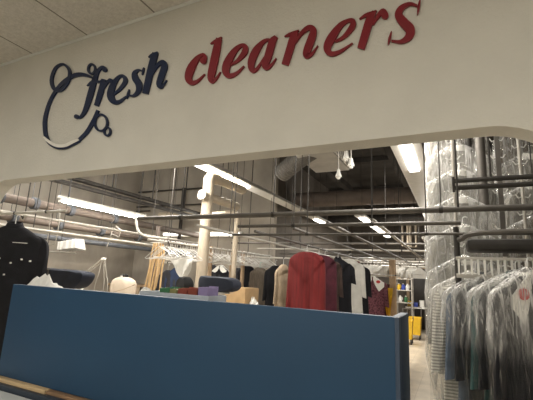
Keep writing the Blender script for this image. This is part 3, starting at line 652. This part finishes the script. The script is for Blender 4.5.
# black garment at the far left with small studs
bj = garment('black_coat', 'black coat with small white studs at the far left, beside the blue counter', 'coat', PY(15, 226, 2.3), .75, 'coat', 'black', slm='black', slL=.55, collar='black', seed=20, sc=(1.25, 1.1, 1.25))
for (x, z) in ((-.12, -.26), (-.05, -.26), (.10, -.26), (.16, -.27), (.03, -.29), (.0, -.38), (-.08, -.40)):
    plabel(obj('stud', MB().lathe([(.001, -.009), (.006, -.007), (.007, -.003), (.007, .02)], (x, -.062, z), (0, 1, 0), 10), 'paper', bj), 'small white stud')
obj('pocket_trim', MB().box((.02, -.068, -.135), (.12, -.05, -.13)), 'paper', bj)
rail('garment_rail', 'short rail over the black studded coat at the far left', 'rail', (-4.3, 2.3, bj.location.z + .13), (-3.2, 2.3, bj.location.z + .13), .013, 'wtube', (.3, .75))

# ------------------------------------------------------------------ presses and forms on the left
def press(px0, px1, py0, py1, y, label, tilt=0., pd=.10):
    a, b = PY(px0, py0, y), PY(px1, py1, y); w = (b.x - a.x); zc = (a.z + b.z) / 2; h = abs(a.z - b.z)
    o = thing('garment_press', label, 'press', ((a.x + b.x) / 2, y, 0)); c = Vector(((a.x + b.x) / 2, y, zc))
    if tilt: oc = [(-1, -.75), (-1, .9), (-.3, 1), (.6, .95), (.95, .75), (1, .3), (.9, -.35), (.68, -.9), (.3, -1), (-.5, -.95)]
    else: oc = [(-1, -.9), (-1.0, .9), (-.5, 1), (.45, .98), (.85, .75), (1, .25), (1, -.3), (.82, -.8), (.4, -1), (-.5, -1)]
    oc = catmull([(u, 0, v) for u, v in oc], 4, True); rings = []
    for yy_, k in ((-pd, .84), (-pd * .85, .95), (-pd * .4, 1), (pd * .4, 1), (pd * .85, .95), (pd, .84)):
        rings.append([c + Vector((p.x * w / 2 * k, yy_, p.z * h / 2 * k)) for p in oc])
    obj('padded_head', MB().loft(rings), 'padnavy', o, True, True)
    obj('head_plate', MB().box((c.x - w * .2, y - .07, zc - h * .5 - .02), (c.x + w * .2, y + .07, zc - h * .5 - .002), .006), 'enamel', o, True, True)
    obj('pedestal', MB().tube([(c.x, y, 0), (c.x, y, zc - h * .5 - .021)], [.16, .07, .06, .06, .05], 14, 0) if False else MB().lathe([(.2, 0), (.2, .03), (.07, .08), (.06, zc - h * .5 - .021)], (c.x, y, 0)), 'enamel', o, True, True)
    return o
press(42, 88, 268, 290, 3.1, 'navy padded garment press head behind the crumpled paper', .03)
press(203.5, 237.5, 276, 293, 3.6, 'navy padded round-ended press board right of the ticket boxes')
# folded white paper stack on the thin bar
p = PY(72, 246, 3.1); st = thing('paper_stack', 'stack of folded white paper capes hung on the thin white bar at left', 'paper', p, .7); st.rotation_euler = (-.75, 0, .7); st.scale = (1.1, 1.2, 1.5); st.location.z += .02
for k in range(7):
    dx = (k - 3) * .030; y = -(k - 3) * .012
    m = MB().prism([(dx - .05, y, -.04 - .004 * k), (dx - .075, y, .05 - .002 * k), (dx + .02, y, .06 - .004 * k), (dx + .075, y, -.05 - .006 * k)], (0, .004, 0))
    obj('paper_sheet', m, 'paper' if k % 2 else 'shade_paper', st, False)  # every other sheet coloured darker to stand in for shade between them
# spray bottle
p = PY(44, 268, 3.0); sb = thing('spray_bottle', 'tan plastic bottle beside the black studded coat', 'bottle', p)
obj('bottle_body', MB().lathe([(.03, 0), (.034, .01), (.034, .09), (.02, .12), (.014, .13)], (0, 0, 0)), 'tan', sb)
obj('cap', MB().lathe([(.016, .131), (.016, .16), (.008, .165)], (0, 0, 0)), 'paper', sb)
m = MB().box((p.x - .1, 2.9, p.z - .02), (p.x + .1, 3.1, p.z - .001), .003); 
sh = thing('side_shelf', 'small shelf holding the tan bottle', 'shelf', (p.x, 3.0, 0)); obj('shelf_board', m, 'steel', sh, True, True)
for dx in (-.09, .09): obj('leg', MB().tube([(p.x + dx, 3.0, 0), (p.x + dx, 3.0, p.z - .021)], .01, 8), 'steel', sh, True, True)
# articulated steam arm
sa = thing('jointed_steamer', 'thin white jointed steam arm with drooping hoses in mid-left', 'arm', PY(85, 272, 4.2)); yy = 4.2
obj('arm_bar', MB().tube([PY(84, 274, yy), PY(103, 258.5, yy)], .014, 8), 'wtube', sa, True, True)
obj('arm_bar', MB().tube([PY(88, 273, yy), PY(104, 260.5, yy)], .008, 8), 'wtube', sa, True, True)
obj('joint', MB().lathe([(.02, -.03), (.02, .03)], PY(103.5, 259, yy), (0, 1, 0)), 'enamel', sa, True, True)
for (a, b) in ((104, 103), (105, 107), (102, 94)): obj('hose', MB().tube([PY(a, 259.5, yy), PY((a + b) / 2 + .5, 275, yy), PY(b, 292, yy), (PY(b, 292, yy).x, yy, 0)], .006, 6, 6), 'wtube', sa, True, True)
obj('column', MB().tube([PY(84, 274, yy), (PY(84, 274, yy).x, yy, 0)], .02, 8), 'enamel', sa, True, True)
# shirt form finisher
yf = 4.3; p = PY(124.5, 277, yf); fm = thing('shirt_form', 'pale cloth shirt-finishing form with a black neck clamp', 'shirt form', (p.x, yf, 0))
wv = (PY(136, 285, yf).x - PY(113, 285, yf).x) / 2
rings = []
for z, hw, ht in catmull([(p.z, .05, .05), (p.z - .02, wv * .6, .08), (p.z - .06, wv * .9, .10), (p.z - .14, wv, .11), (p.z - .35, wv * .97, .11), (p.z - .6, wv, .12), (p.z - .75, wv, .12)], 4):
    rings.append([Vector((p.x + hw * math.copysign(abs(cos(t)) ** .8, cos(t)), yf + ht * sin(t) + .004 * sin(9 * t + z * 20), z)) for t in [2 * PI * i / 32 for i in range(32)]])
obj('cloth_body', MB().loft(rings), 'beige' if False else mat('off_white_form_cloth', (.62, .52, .41), .85, 0, .08, 6), fm, True, True)
obj('neck_clamp', MB().lathe([(.05, 0), (.055, .01), (.05, .035), (.025, .05)], (p.x, yf, p.z - .004)), 'rubber', fm, True, True)
obj('clamp_clip', MB().box((p.x - .01, yf - .07, p.z - .03), (p.x + .02, yf - .055, p.z + .02), .003), 'paper', fm, True, True)
obj('stand', MB().lathe([(.25, 0), (.25, .04), (.08, .1), (.08, p.z - .76)], (p.x, yf, 0)), 'enamel', fm, True, True)
obj('strap', MB().tube([PY(113, 292, yf - .13), PY(124, 289, yf - .15), PY(135, 284.5, yf - .13)], .006, 6, 5), 'beige', fm, True, True)
# back-left low counter along the wall
lw = thing('work_bench', 'pale work bench against the back wall behind the shirt form', 'bench', (-5.2, 7.5, 0))
A = PY(92, 281, 7.5); B = PY(150, 281, 7.5)
obj('bench_top', MB().box((-7.9, 7.1, A.z - .05), (B.x, 7.95, A.z), .006), 'tan', lw, True, True)
obj('bench_front', MB().box((-7.88, 7.15, 0), (B.x - .02, 7.2, A.z - .051), .004), 'beige', lw, True, True)

# hanging tan straps on a hook beside hangers
hk = PY(157, 243, 4.35)
for i in range(9):
    rnd = random.Random(i); dx = (i - 4) * .027; y = 4.35 + .03 * (i % 3); zb = PY(157, 288 + (i * 3) % 7, 4.35).z
    m = MB().tube([(hk.x + dx * .5, y, hk.z), (hk.x + dx * .9 + .01, y, hk.z - .2), (hk.x + dx + rnd.uniform(-.03, .02), y, (hk.z + zb) / 2 - .05), (hk.x + dx - .03 + rnd.uniform(-.02, .02), y - .01, zb)], .013, 6, 6)
    tag(obj('hanging_strap', m, 'strap'), 'tan cloth strap in the bundle hanging left of the wire hangers', 'strap', 'tan straps hanging beside the hangers')
pipe('strap_bar', 'short bar from which the tan straps hang', 'bar', [(hk.x - .15, 4.38, hk.z + .004), (hk.x + .15, 4.38, hk.z + .004)], .012, 'wtube')
A = PY(155, 240, 4.6); pipe('timber_post', 'pinkish timber post behind the tan straps', 'post', [(A.x, 4.65, 0), (A.x, 4.65, 2.3)], .032, 'brownp')
# white pointed cloth
yy = 4.0; m = MB(); rows = []
for j in range(7):
    t = j / 6; l, r = PY(170 + 10 * t, 260 + 17 * t, yy), PY(194 - 6 * t, 258 + 18 * t, yy)
    rows.append([l.lerp(r, i / 8) + Vector((0, .02 * sin(i * 1.3 + j), 0)) for i in range(9)])
m.loft(rows, False, False, closed=False)
tag(obj('white_cloth', m, 'whitecl'), 'white pointed cloth draped below the wire hangers', 'cloth')
pipe('cloth_bar', 'bar holding the white pointed cloth below the wire hangers', 'bar', [PY(166, 260.2, yy + .03), PY(197, 257.5, yy + .03)], .012, 'wtube')
# round black machine head beneath the cloth
p = PY(185, 285, 4.1); o = thing('sewing_machine', 'dark rounded machine head under the white pointed cloth', 'machine', (p.x, 4.1, 0))
obj('machine_head', MB().lathe([(.02, -.09), (.09, -.08), (.105, -.04), (.105, .05), (.08, .08), (.02, .09)], (p.x, 4.1, p.z), (.3, 1, 0)), 'rubber', o, True, True)
obj('machine_arm', MB().box((p.x - .05, 4.0, p.z - .3), (p.x + .05, 4.2, p.z - .08), .015), 'rubber', o, True, True)
obj('machine_table', MB().box((p.x - .35, 3.85, p.z - .34), (p.x + .35, 4.35, p.z - .301), .005), 'tan', o, True, True)
for dx in (-.3, .3):
    for dy in (3.9, 4.3): obj('leg', MB().tube([(p.x + dx, dy, 0), (p.x + dx, dy, p.z - .341)], .014, 8), 'steel', o, True, True)
# dark clothes behind the posts (tops on the wall rack)
for i, (px, py, mm, lab) in enumerate(((213, 265, 'charcoal', 'dark garment hanging between the cream pipe and the timber posts'), (221, 266, 'black', 'black garment with white hanger paper behind the navy press board'), (176, 268, 'bluecl', 'dark blue garment hanging behind the white pointed cloth'), (168, 270, 'charcoal', 'charcoal garment left of the dark machine head'))):
    o = G('hung_shirt', lab, 'shirt', px, py, 6.8 if i < 2 else 5.6, 'shirt', mm, slm=mm, slL=.4, seed=30 + i, sc=(.8, 1, 1), group='dark clothes behind the cream pipes')
    if i == 1: shoulder_paper(o, drop=.05, logo=False)
rail('garment_rail', 'rail of dark clothes behind the cream pipes', 'rail', (PY(205, 262, 6.8).x, 6.8, PY(213, 265, 6.8).z + .09), (PY(228, 262, 6.8).x, 6.8, PY(213, 265, 6.8).z + .09), .012, 'wtube', (.5,))
rail('garment_rail', 'rail of dark clothes behind the white pointed cloth', 'rail', (PY(160, 266, 5.6).x, 5.6, PY(176, 268, 5.6).z + .09), (PY(186, 266, 5.6).x, 5.6, PY(176, 268, 5.6).z + .09), .012, 'wtube', (.3,))
# cardboard box right of the board
def carton(px0, px1, pt, y, label, zb, m_='card', name='cardboard_box', d=.4):
    a, b = PY(px0, pt, y), PY(px1, pt, y); o = thing(name, label, 'box', ((a.x + b.x) / 2, y + d / 2, zb)); w = (b.x - a.x) / 2; h = a.z - zb
    obj('carton', MB().box((-w, -d / 2, 0), (w, d / 2, h), .004), m_, o)
    obj('flap', MB().box((-w + .004, -d / 2 + .004, h + .001), (-.004, d / 2 - .004, h + .005)), m_, o, False); obj('flap', MB().box((.004, -d / 2 + .004, h + .001), (w - .004, d / 2 - .004, h + .006)), m_, o, False)
    obj('tape', MB().box((-.025, -d / 2 - .001, h - .08), (.025, -d / 2, h), 0), 'tan', o, False)
    return o
tb = thing('packing_table', 'table under the cardboard box behind the counter', 'table', (PY(232, 290, 4.6).x, 4.8, 0)); xx = tb.location.x
obj('table_top', MB().box((xx - .5, 4.5, 1.0), (xx + .7, 5.15, 1.04), .005), 'tan', tb, True, True)
for dx in (-.45, .65):
    for dy in (4.55, 5.1): obj('leg', MB().box((xx + dx - .02, dy - .02, 0), (xx + dx + .02, dy + .02, 1.0), .003), 'steel', tb, True, True)
carton(219, 245.5, 287, 4.6, 'open brown cardboard box right of the navy press board', 1.041)
p = PY(256, 302, 4.6); o = crumple('crumpled_paper', 250, 260, 297, 4.7, 'scrap of white paper right of the cardboard box', 12, 1.041)
m = MB().box((-.14, -.1, 0), (.14, .1, .05), .01); o = tag(obj('folded_cloth', m, mat('pale_blue_cloth', (.16, .25, .42), .8)), 'folded pale blue cloth on the table right of the cardboard box', 'cloth'); o.location = (PY(266, 298, 4.8).x, 4.85, 1.041)

# ------------------------------------------------------------------ right: conveyor and wrapped clothes
YV = 2.62
cv = thing('garment_conveyor', 'slotted overhead garment conveyor on the right, carrying plastic-wrapped clothes', 'conveyor', (.6, YV, 0)); zc = PY(490, 266, YV).z
x0c, x1c = PY(456, 266, YV).x, 1.7
obj('track_rail', MB().box((x0c, YV - .02, zc - .075), (x1c, YV + .02, zc - .05), .004), 'wtube', cv, True, True)
obj('track_rail', MB().box((x0c, YV - .02, zc + .03), (x1c, YV + .02, zc + .05), .004), 'wtube', cv, True, True)
m = MB(); x = x0c + .01
while x < x1c: m.box((x, YV - .03, zc - .05), (x + .011, YV - .012, zc + .035)); m.tube([(x + .005, YV - .03, zc - .04), (x + .005, YV - .06, zc - .055), (x + .005, YV - .06, zc - .02)], .004, 6); x += .034
obj('slot_teeth', m, 'enamel', cv, False, True)
m = MB(); m.box((x0c + .06, YV - .03, zc + .09), (x1c, YV + .22, zc + .16), .03); obj('drive_cover', m, 'dsteel', cv, True, True)
m = MB(); m.tube([(x0c + .02, YV - .02, zc + .15), (x0c + .25, YV - .09, zc + .19), (x1c, YV - .10, zc + .19)], .016, 8, 5); obj('guide_tube', m, 'steel', cv, True, True)
for xq, zq in ((x0c + .01, PY(452, 226, YV).z), (1.05, IZ)): obj('post', MB().tube([(xq, YV + .06, 0), (xq, YV + .06, zq)], .018, 10), 'dsteel', cv, True, True)
for xq in (.28, .62): obj('hanger_strap', MB().box((xq, YV + .33, zc + .08), (xq + .03, YV + .345, IZ)), 'steel', cv, False, True)
# upright hook rods and silver post
def hookrod(px, pyt, pyb, y, label):
    a, b = PY(px, pyt, y), PY(px, pyb, y); o = thing('hook_rod', label, 'rod', (a.x, y, 0))
    obj('rod', MB().tube([(a.x, y, 1.4), (a.x, y, IZ)], .011, 8), 'wtube', o, True, True)
    z = 1.75
    while z < 2.95:
        for s in (-1, 1): obj('hook', MB().tube([(a.x, y, z), (a.x + s * .03, y - .01, z - .012), (a.x + s * .045, y - .012, z + .012)], .0045, 6), 'wire', o, True, True)
        z += .125
hookrod(452.5, 150, 260, 2.95, 'pale upright rod with small hooks beside the left column of wrapped shirts')
hookrod(497, 150, 200, 3.0, 'pale upright rod with small hooks beside the right column of wrapped shirts')
hookrod(519, 150, 200, 3.2, 'pale upright rod with small hooks at the far right edge')
A = PY(482, 175, 3.35); pipe('steel_post', 'shiny vertical steel post between the two columns of wrapped shirts', 'post', [(A.x, 3.35, 0), (A.x, 3.35, IZ)], .035, 'steel')
A = PY(470, 175, 3.5); pipe('steel_post', 'dark vertical post just left of the shiny one', 'post', [(A.x, 3.5, 0), (A.x, 3.5, IZ)], .025, 'dsteel')
B0, B1 = PY(454, 181, 2.6), PY(528, 175, 2.6); 
br = thing('cross_bar', 'dark double bar across the upper wrapped shirts', 'bar', (B0.x, 2.6, B0.z))
for dz in (0, -.045): obj('bar', MB().tube([(B0.x, 2.6, B0.z + dz), (1.2, 2.6, B0.z + dz)], .015, 8), 'dsteel', br, True, True)
obj('bar_end', MB().box((B0.x - .012, 2.585, B0.z - .07), (B0.x + .005, 2.615, B0.z + .025), .003), 'dsteel', br, True, True)
for xx in (B0.x + .2, 1.0): obj('drop_rod', MB().tube([(xx, 2.6, B0.z), (xx, 2.6, IZ)], .007, 6), 'dsteel', br, True, True)
# columns of plastic-wrapped white shirts on the upright hook rods
def column(x, ybase, zs, which, rz, names, dx=0):
    for i, z in enumerate(zs):
        o = garment('wrapped_shirt', names[i], 'shirt', (x + dx * i, ybase + .085 * i, z), rz + .08 * ((i % 2) - .5), 'shirt', 'wrapcl' if which[i] == 0 else which[i], slm='wrapcl' if which[i] == 0 else which[i], slL=.5, collar='paper' if which[i] == 0 else None, group='plastic-wrapped shirts stacked up the right side', seed=60 + i + int(x * 10), cover='filmw', coverL=.95, sc=(.92, 1, 1))
        o.location.z = z
pos = ['lowest', 'second lowest', 'third from the bottom', 'fourth from the bottom', 'second highest', 'highest']
column(.06, 3.12, [1.78, 2.02, 2.26, 2.50, 2.74, 2.96], [0, 0, 0, 0, 0, 'greystr'], .32, ['white shirt in milky plastic, %s of the left column' % p for p in pos])
column(.56, 3.30, [2.1, 2.36, 2.62, 2.88], ['greystr', 0, 0, 'greystr'], .40, ['shirt in milky plastic, %s of the right column' % p for p in ('lowest', 'second lowest', 'second highest', 'highest')])
# long empty bag hanging at the left of the columns
# lower row of plastic-covered clothes on the conveyor
defs = [('stripe', 'stripe', None, 'grey and white striped shirt in clear plastic, leftmost on the conveyor'),
        ('denim', 'denim', None, 'blue-grey shirt in clear plastic, second from the left on the conveyor'),
        ('black', 'black', 'cape', 'black shirt with white paper shoulders in clear plastic, left of the teal one'),
        ('teal', 'teal', None, 'teal blue garment in clear plastic on the conveyor'),
        ('black', 'black', None, 'black garment in clear plastic right of the teal one'),
        ('charcoal', 'charcoal', None, 'charcoal garment in clear plastic, between the black and the dark olive ones'),
        ('olive', 'olive', None, 'dark olive garment in clear plastic at the right edge of the photo'),
        ('black', 'black', 'logo', 'black garment with white paper cape and red mark, in clear plastic')]
px = [478, 491, 504, 518, 530, 543, 550, 530]
rzs = [.34, .46, .38, .50, .40, .52, .45, .5]
ys = [2.80, 2.72, 2.64, 2.57, 2.50, 2.43, 2.37, 2.27]
for i, (a, b, ex, lab) in enumerate(defs):
    y = ys[i]; p = PY(px[i] - 2, 277 + (1 if i % 2 else -1) - i * .2, y)
    o = garment('bagged_garment', lab, 'garment', p, rzs[i], 'shirt' if i not in (5, 6) else 'coat', a, slm=b, slL=.5, collar=None if ex else (a if i else 'paper'), group='plastic-covered clothes on the conveyor', seed=80 + i, cover='film', coverL=1.35, hangm='wire', sc=(.72, 1, 1) if ex == 'logo' else (1, 1, 1))
    if ex: shoulder_paper(o, th=.031, drop=.16, side=-1, logo=(ex == 'logo'), w=.2 if ex == 'cape' else .15)
    if i == 0:
        for t_ in (0,): pass

# ------------------------------------------------------------------ far right background
fy = 13.8
def far_shelf():
    l, r = PY(396, 300, fy), PY(412, 300, fy); o = thing('shelving_unit', 'pale shelving unit at the end of the aisle', 'shelf', ((l.x + r.x) / 2, fy, 0)); tops = []
    for x in (l.x, r.x):
        for dy in (0, .4): obj('upright', MB().box((x - .02, fy + dy - .02, 0), (x + .02, fy + dy + .02, 2.1), .003), 'wtube', o, True, True)
    for z in (.45, .95, 1.35, 1.72): obj('shelf_board', MB().box((l.x - .015, fy - .03, z), (r.x + .015, fy + .43, z + .03), .003), 'wtube', o, True, True); tops.append(z + .03)
    return l.x, r.x, tops
lx, rx, tops = far_shelf()
def jug(x, z, m_, label, h=.2, y=fy + .12, r=.055):
    o = thing('jug', label, 'jug', (x, y, z), 0, 'containers on the far shelving')
    obj('jug_body', MB().lathe([(r * .9, 0), (r, .01), (r, h * .65), (r * .45, h * .85), (r * .4, h * .95)], (0, 0, 0), n=14), m_, o)
    obj('cap', MB().lathe([(r * .45, h * .951), (r * .45, h * 1.05)], (0, 0, 0), n=12), 'paper', o)
    obj('handle', MB().tube([(r * .9, 0, h * .35), (r * 1.35, 0, h * .45), (r * 1.2, 0, h * .75), (r * .5, 0, h * .85)], .01, 6, 4), m_, o)
w = rx - lx
jug(lx + .08, tops[2], 'yellow', 'yellow jug on the middle shelf at the end of the aisle')
jug(lx + .22, tops[2], 'bluepl', 'blue jug on the middle shelf at the end of the aisle')
jug(lx + .36, tops[2], 'paper', 'white jug on the middle shelf at the end of the aisle')
jug(lx + .12, tops[1], 'paper', 'white jug on the lower shelf at the end of the aisle')
jug(lx + .3, tops[1], 'green', 'green jug on the lower shelf at the end of the aisle')
jug(lx + .1, tops[3], 'tan', 'tan jug on the top shelf at the end of the aisle')
jug(lx + .3, tops[3], 'paper', 'white jug on the top shelf at the end of the aisle', .16)
A = PY(393, 300, 9.0); pipe('timber_post', 'tan timber post at the right of the floral blouse', 'post', [(A.x, 9.0, 0), (A.x, 9.0, PY(393, 263, 9).z + .1)], .075, 'tan')
# yellow wheeled tubs
def tub(px, py, y, label, w=.32):
    p = PY(px, py, y); o = thing('wheeled_tub', label, 'tub', (p.x, y, 0)); z0 = .14; h = .46
    rings = [[Vector((sx * k, sy * k, z)) for sx, sy in ((-w / 2, -.22), (w / 2, -.22), (w / 2, .22), (-w / 2, .22))] for z, k in ((z0, .82), (z0 + h, 1.0), (z0 + h, 1.06), (z0 + h + .03, 1.06), (z0 + h + .03, .94), (z0 + .04, .78))]
    obj('tub_body', MB().loft(rings), 'yellow', o, False)
    for sx in (-1, 1):
        for sy in (-1, 1):
            c = (sx * w * .36, sy * .16, .05); obj('wheel', MB().lathe([(.02, -.015), (.05, -.013), (.05, .013), (.02, .015)], c, (1, 0, 0), 14), 'rubber', o)
            obj('caster_fork', MB().box((c[0] - .02, c[1] - .01, .05), (c[0] + .02, c[1] + .01, .139)), 'steel', o, False)
    obj('push_handle', MB().tube([(-w * .45, .22, z0 + h), (-w * .45, .27, z0 + h + .3), (w * .45, .27, z0 + h + .3), (w * .45, .22, z0 + h)], .014, 8), 'steel', o)
    return o
tub(415.5, 320, 12.6, 'yellow wheeled mop tub on the floor at the end of the aisle')
tub(407, 320, 11.5, 'yellow wheeled tub nearer the counter end, half hidden by the screen', .3)
# low table and boxes far
q = PY(419, 305, 14.3); ft = thing('side_table', 'low pale table behind the yellow tub', 'table', (q.x, 14.3, 0))
obj('table_top', MB().box((q.x - .4, 14.0, .80), (q.x + .25, 14.6, .84), .004), 'enamel', ft, True, True)
for dx in (-.36, .21):
    for dy in (14.05, 14.55): obj('leg', MB().box((q.x + dx - .02, dy - .02, 0), (q.x + dx + .02, dy + .02, .80)), 'steel', ft, False, True)
for i, (dx, mm, h, lab) in enumerate(((-.28, 'yellow', .16, 'small yellow box on the low far table'), (-.1, 'bluepl', .12, 'small blue box on the low far table'), (.1, 'paper', .2, 'small white box on the low far table'))):
    o = thing('small_box', lab, 'box', (q.x + dx, 14.25, .841), 0, 'boxes on the low far table'); obj('carton', MB().box((-.07, -.07, 0), (.07, .07, h), .004), mm, o); obj('lid', MB().box((-.074, -.074, h + .001), (.074, .074, h + .02), .003), mm, o)
# dark door at the far end
d1 = PY(412, 280, 15.4).x; d2 = PY(424, 280, 15.4).x
dr = thing('door_1', None, None, ((d1 + d2) / 2 + .1, 15.45, 0)); dr['kind'] = 'structure'
obj('door_leaf', MB().box((d1 - .1, 15.42, 0), (d2 + .5, 15.47, 2.15), .005), 'darkglass', dr, True, True)
m = MB(); m.box((d1 - .2, 15.40, 0), (d1 - .101, 15.48, 2.25)); m.box((d2 + .501, 15.40, 0), (d2 + .6, 15.48, 2.25)); m.box((d1 - .1, 15.40, 2.151), (d2 + .5, 15.48, 2.25)); obj('door_frame', m, 'tan', dr, False, True)
obj('door_handle', MB().lathe([(.03, 0), (.03, .05)], (d1, 15.42, 1.05), (0, -1, 0)), 'steel', dr, True, True)
# row of white paper-covered hangers far
hp = thing('caped_hanger', 'white paper-covered hanger in the far row over the aisle', 'hanger', (0, 0, 0), 0, 'paper-covered hangers in the far row')
m = MB().prism([(0, 0, .02), (-.2, 0, -.09), (-.19, 0, -.24), (.19, 0, -.24), (.2, 0, -.09)], (0, .006, 0)); obj('paper_cape', m, 'paper', hp, False)
obj('hook', hanger_mb(.2, .004), 'wire', hp)
row0, row1 = PY(364, 266, 8.8), PY(419, 267, 9.4); row0.z = row1.z = 1.985
for i in range(17):
    t = i / 16; p = row0.lerp(row1, t); p.z = 1.96
    if i == 0: hp.location = p; hp.rotation_euler = (0, 0, .95)
    else: dup(hp, p, .95 + random.uniform(-.25, .25))
rail('garment_rail', 'thin far rail carrying the row of paper-covered hangers', 'rail', (row0.x - .1, row0.y - .01, 2.02), (row1.x + .1, row1.y + .01, 2.02), .012, 'wtube', (.2, .8))
# yellow and coloured hanging cloths by the tan post
for i, (a, b, mm, lab) in enumerate(((388, 288, 'yellow', 'yellow cloth hanging left of the tan post'), (385, 284, 'maroon', 'maroon cloth hanging beside the yellow one'))):
    y = 8.6 + i * .2; p = PY(a, b, y); n = []
    rows = [[Vector((p.x + (k / 8 - .5) * .2 * (1 - .1 * j), y + .025 * sin(k * 1.6 + j), p.z - .09 * j)) for k in range(9)] for j in range(9)]
    m = MB().loft(rows, False, False, closed=False)
    tag(obj('hanging_cloth', m, mm), lab, 'cloth')
# framed boards on the far right wall seen under the right light
for i, (a, b, c_, d_) in enumerate(((402, 224, 408, 246), (410, 224, 416, 247))):
    y = 12.5; A, B = PY(a, b, y), PY(c_, d_, y)
    o = thing('suspended_rack', ('pale open frame hanging under the right tube light, left one', 'pale open frame hanging under the right tube light, right one')[i], 'frame', (A.x, y, B.z), 0, 'pale frames over the aisle')
    m = MB().tube([(A.x, y, A.z), (B.x, y, A.z), (B.x, y, B.z), (A.x, y, B.z)], .035, 6, 0, True); obj('frame', m, 'cream', o, False, True)
    for x in (A.x, B.x): obj('drop_rod', MB().tube([(x, y, A.z), (x, y, IZ)], .012, 6), 'dsteel', o, True, True)

# ------------------------------------------------------------------ light
def area(name, loc, size, sizey, power, col=(1, .965, .90), rot=(0, 0, 0)):
    l = bpy.data.lights.new(name, 'AREA'); l.shape = 'RECTANGLE'; l.size = size; l.size_y = sizey; l.energy = power; l.color = col
    o = bpy.data.objects.new(name, l); C.objects.link(o); o.location = loc; o.rotation_euler = rot; return o
# unseen area lamps added behind the viewer to light the lobby side
for i, (x, y, pw) in enumerate(((-2.2, -1.2, 58), (.6, -1.2, 40), (-.8, -2.2, 42))):
    area('lobby_fill', (x, y, CZ - .02), .55, 1.15, pw)
def bulbs(x, y0, y1, z, n, power):
    for i in range(n):
        l = bpy.data.lights.new('tube_glow', 'POINT'); l.energy = power / n; l.color = (1, .94, .84); l.shadow_soft_size = .015
        o = bpy.data.objects.new('tube_glow', l); C.objects.link(o); o.location = (x, y0 + (y1 - y0) * (i + .5) / n, z)
area('work_light_left', (-3.3, 4.3, 3.12), .12, 2.9, 90); bulbs(-3.3, 2.8, 4.1, 2.95, 2, 58)
area('hidden_fill_left', (-5.8, 2.9, 3.6), 1.6, .25, 112, rot=(.5, 0, 0))  # added lamp without a fixture, out of sight, brightens the left workroom walls
area('hidden_fill_right', (.35, 1.95, 3.5), 1.2, .2, 4, rot=(.12, 0, 0))  # added unseen lamp above the opening, lifts the covered garments' shoulders
area('work_light_right', (-.46, 3.95, 3.12), .12, 3.0, 70); bulbs(-.46, 2.4, 3.6, 2.95, 2, 20)
area('work_light_far', (-.46, 9.95, 3.12), .12, 2.0, 80); bulbs(-.46, 8.9, 11, 2.8, 2, 30)
area('work_light_middle', (-2.0, 11.2, 3.07), .12, 4, 110); bulbs(-2.0, 9.3, 13.2, 2.8, 2, 40)
area('work_light_back', (-5.1, 7.84, PY(200, 234, 7.9).z), 1.6, .05, 30, (1, .94, .84), (PI / 2, 0, PI))
w = bpy.data.worlds.new('world'); S.world = w; w.use_nodes = True
w.node_tree.nodes['Background'].inputs[0].default_value = (.5, .48, .45, 1); w.node_tree.nodes['Background'].inputs[1].default_value = .05
S.view_settings.view_transform = 'Standard'; S.view_settings.look = 'None'; S.view_settings.exposure = 0
S.cycles.transparent_max_bounces = 32; S.cycles.max_bounces = 8
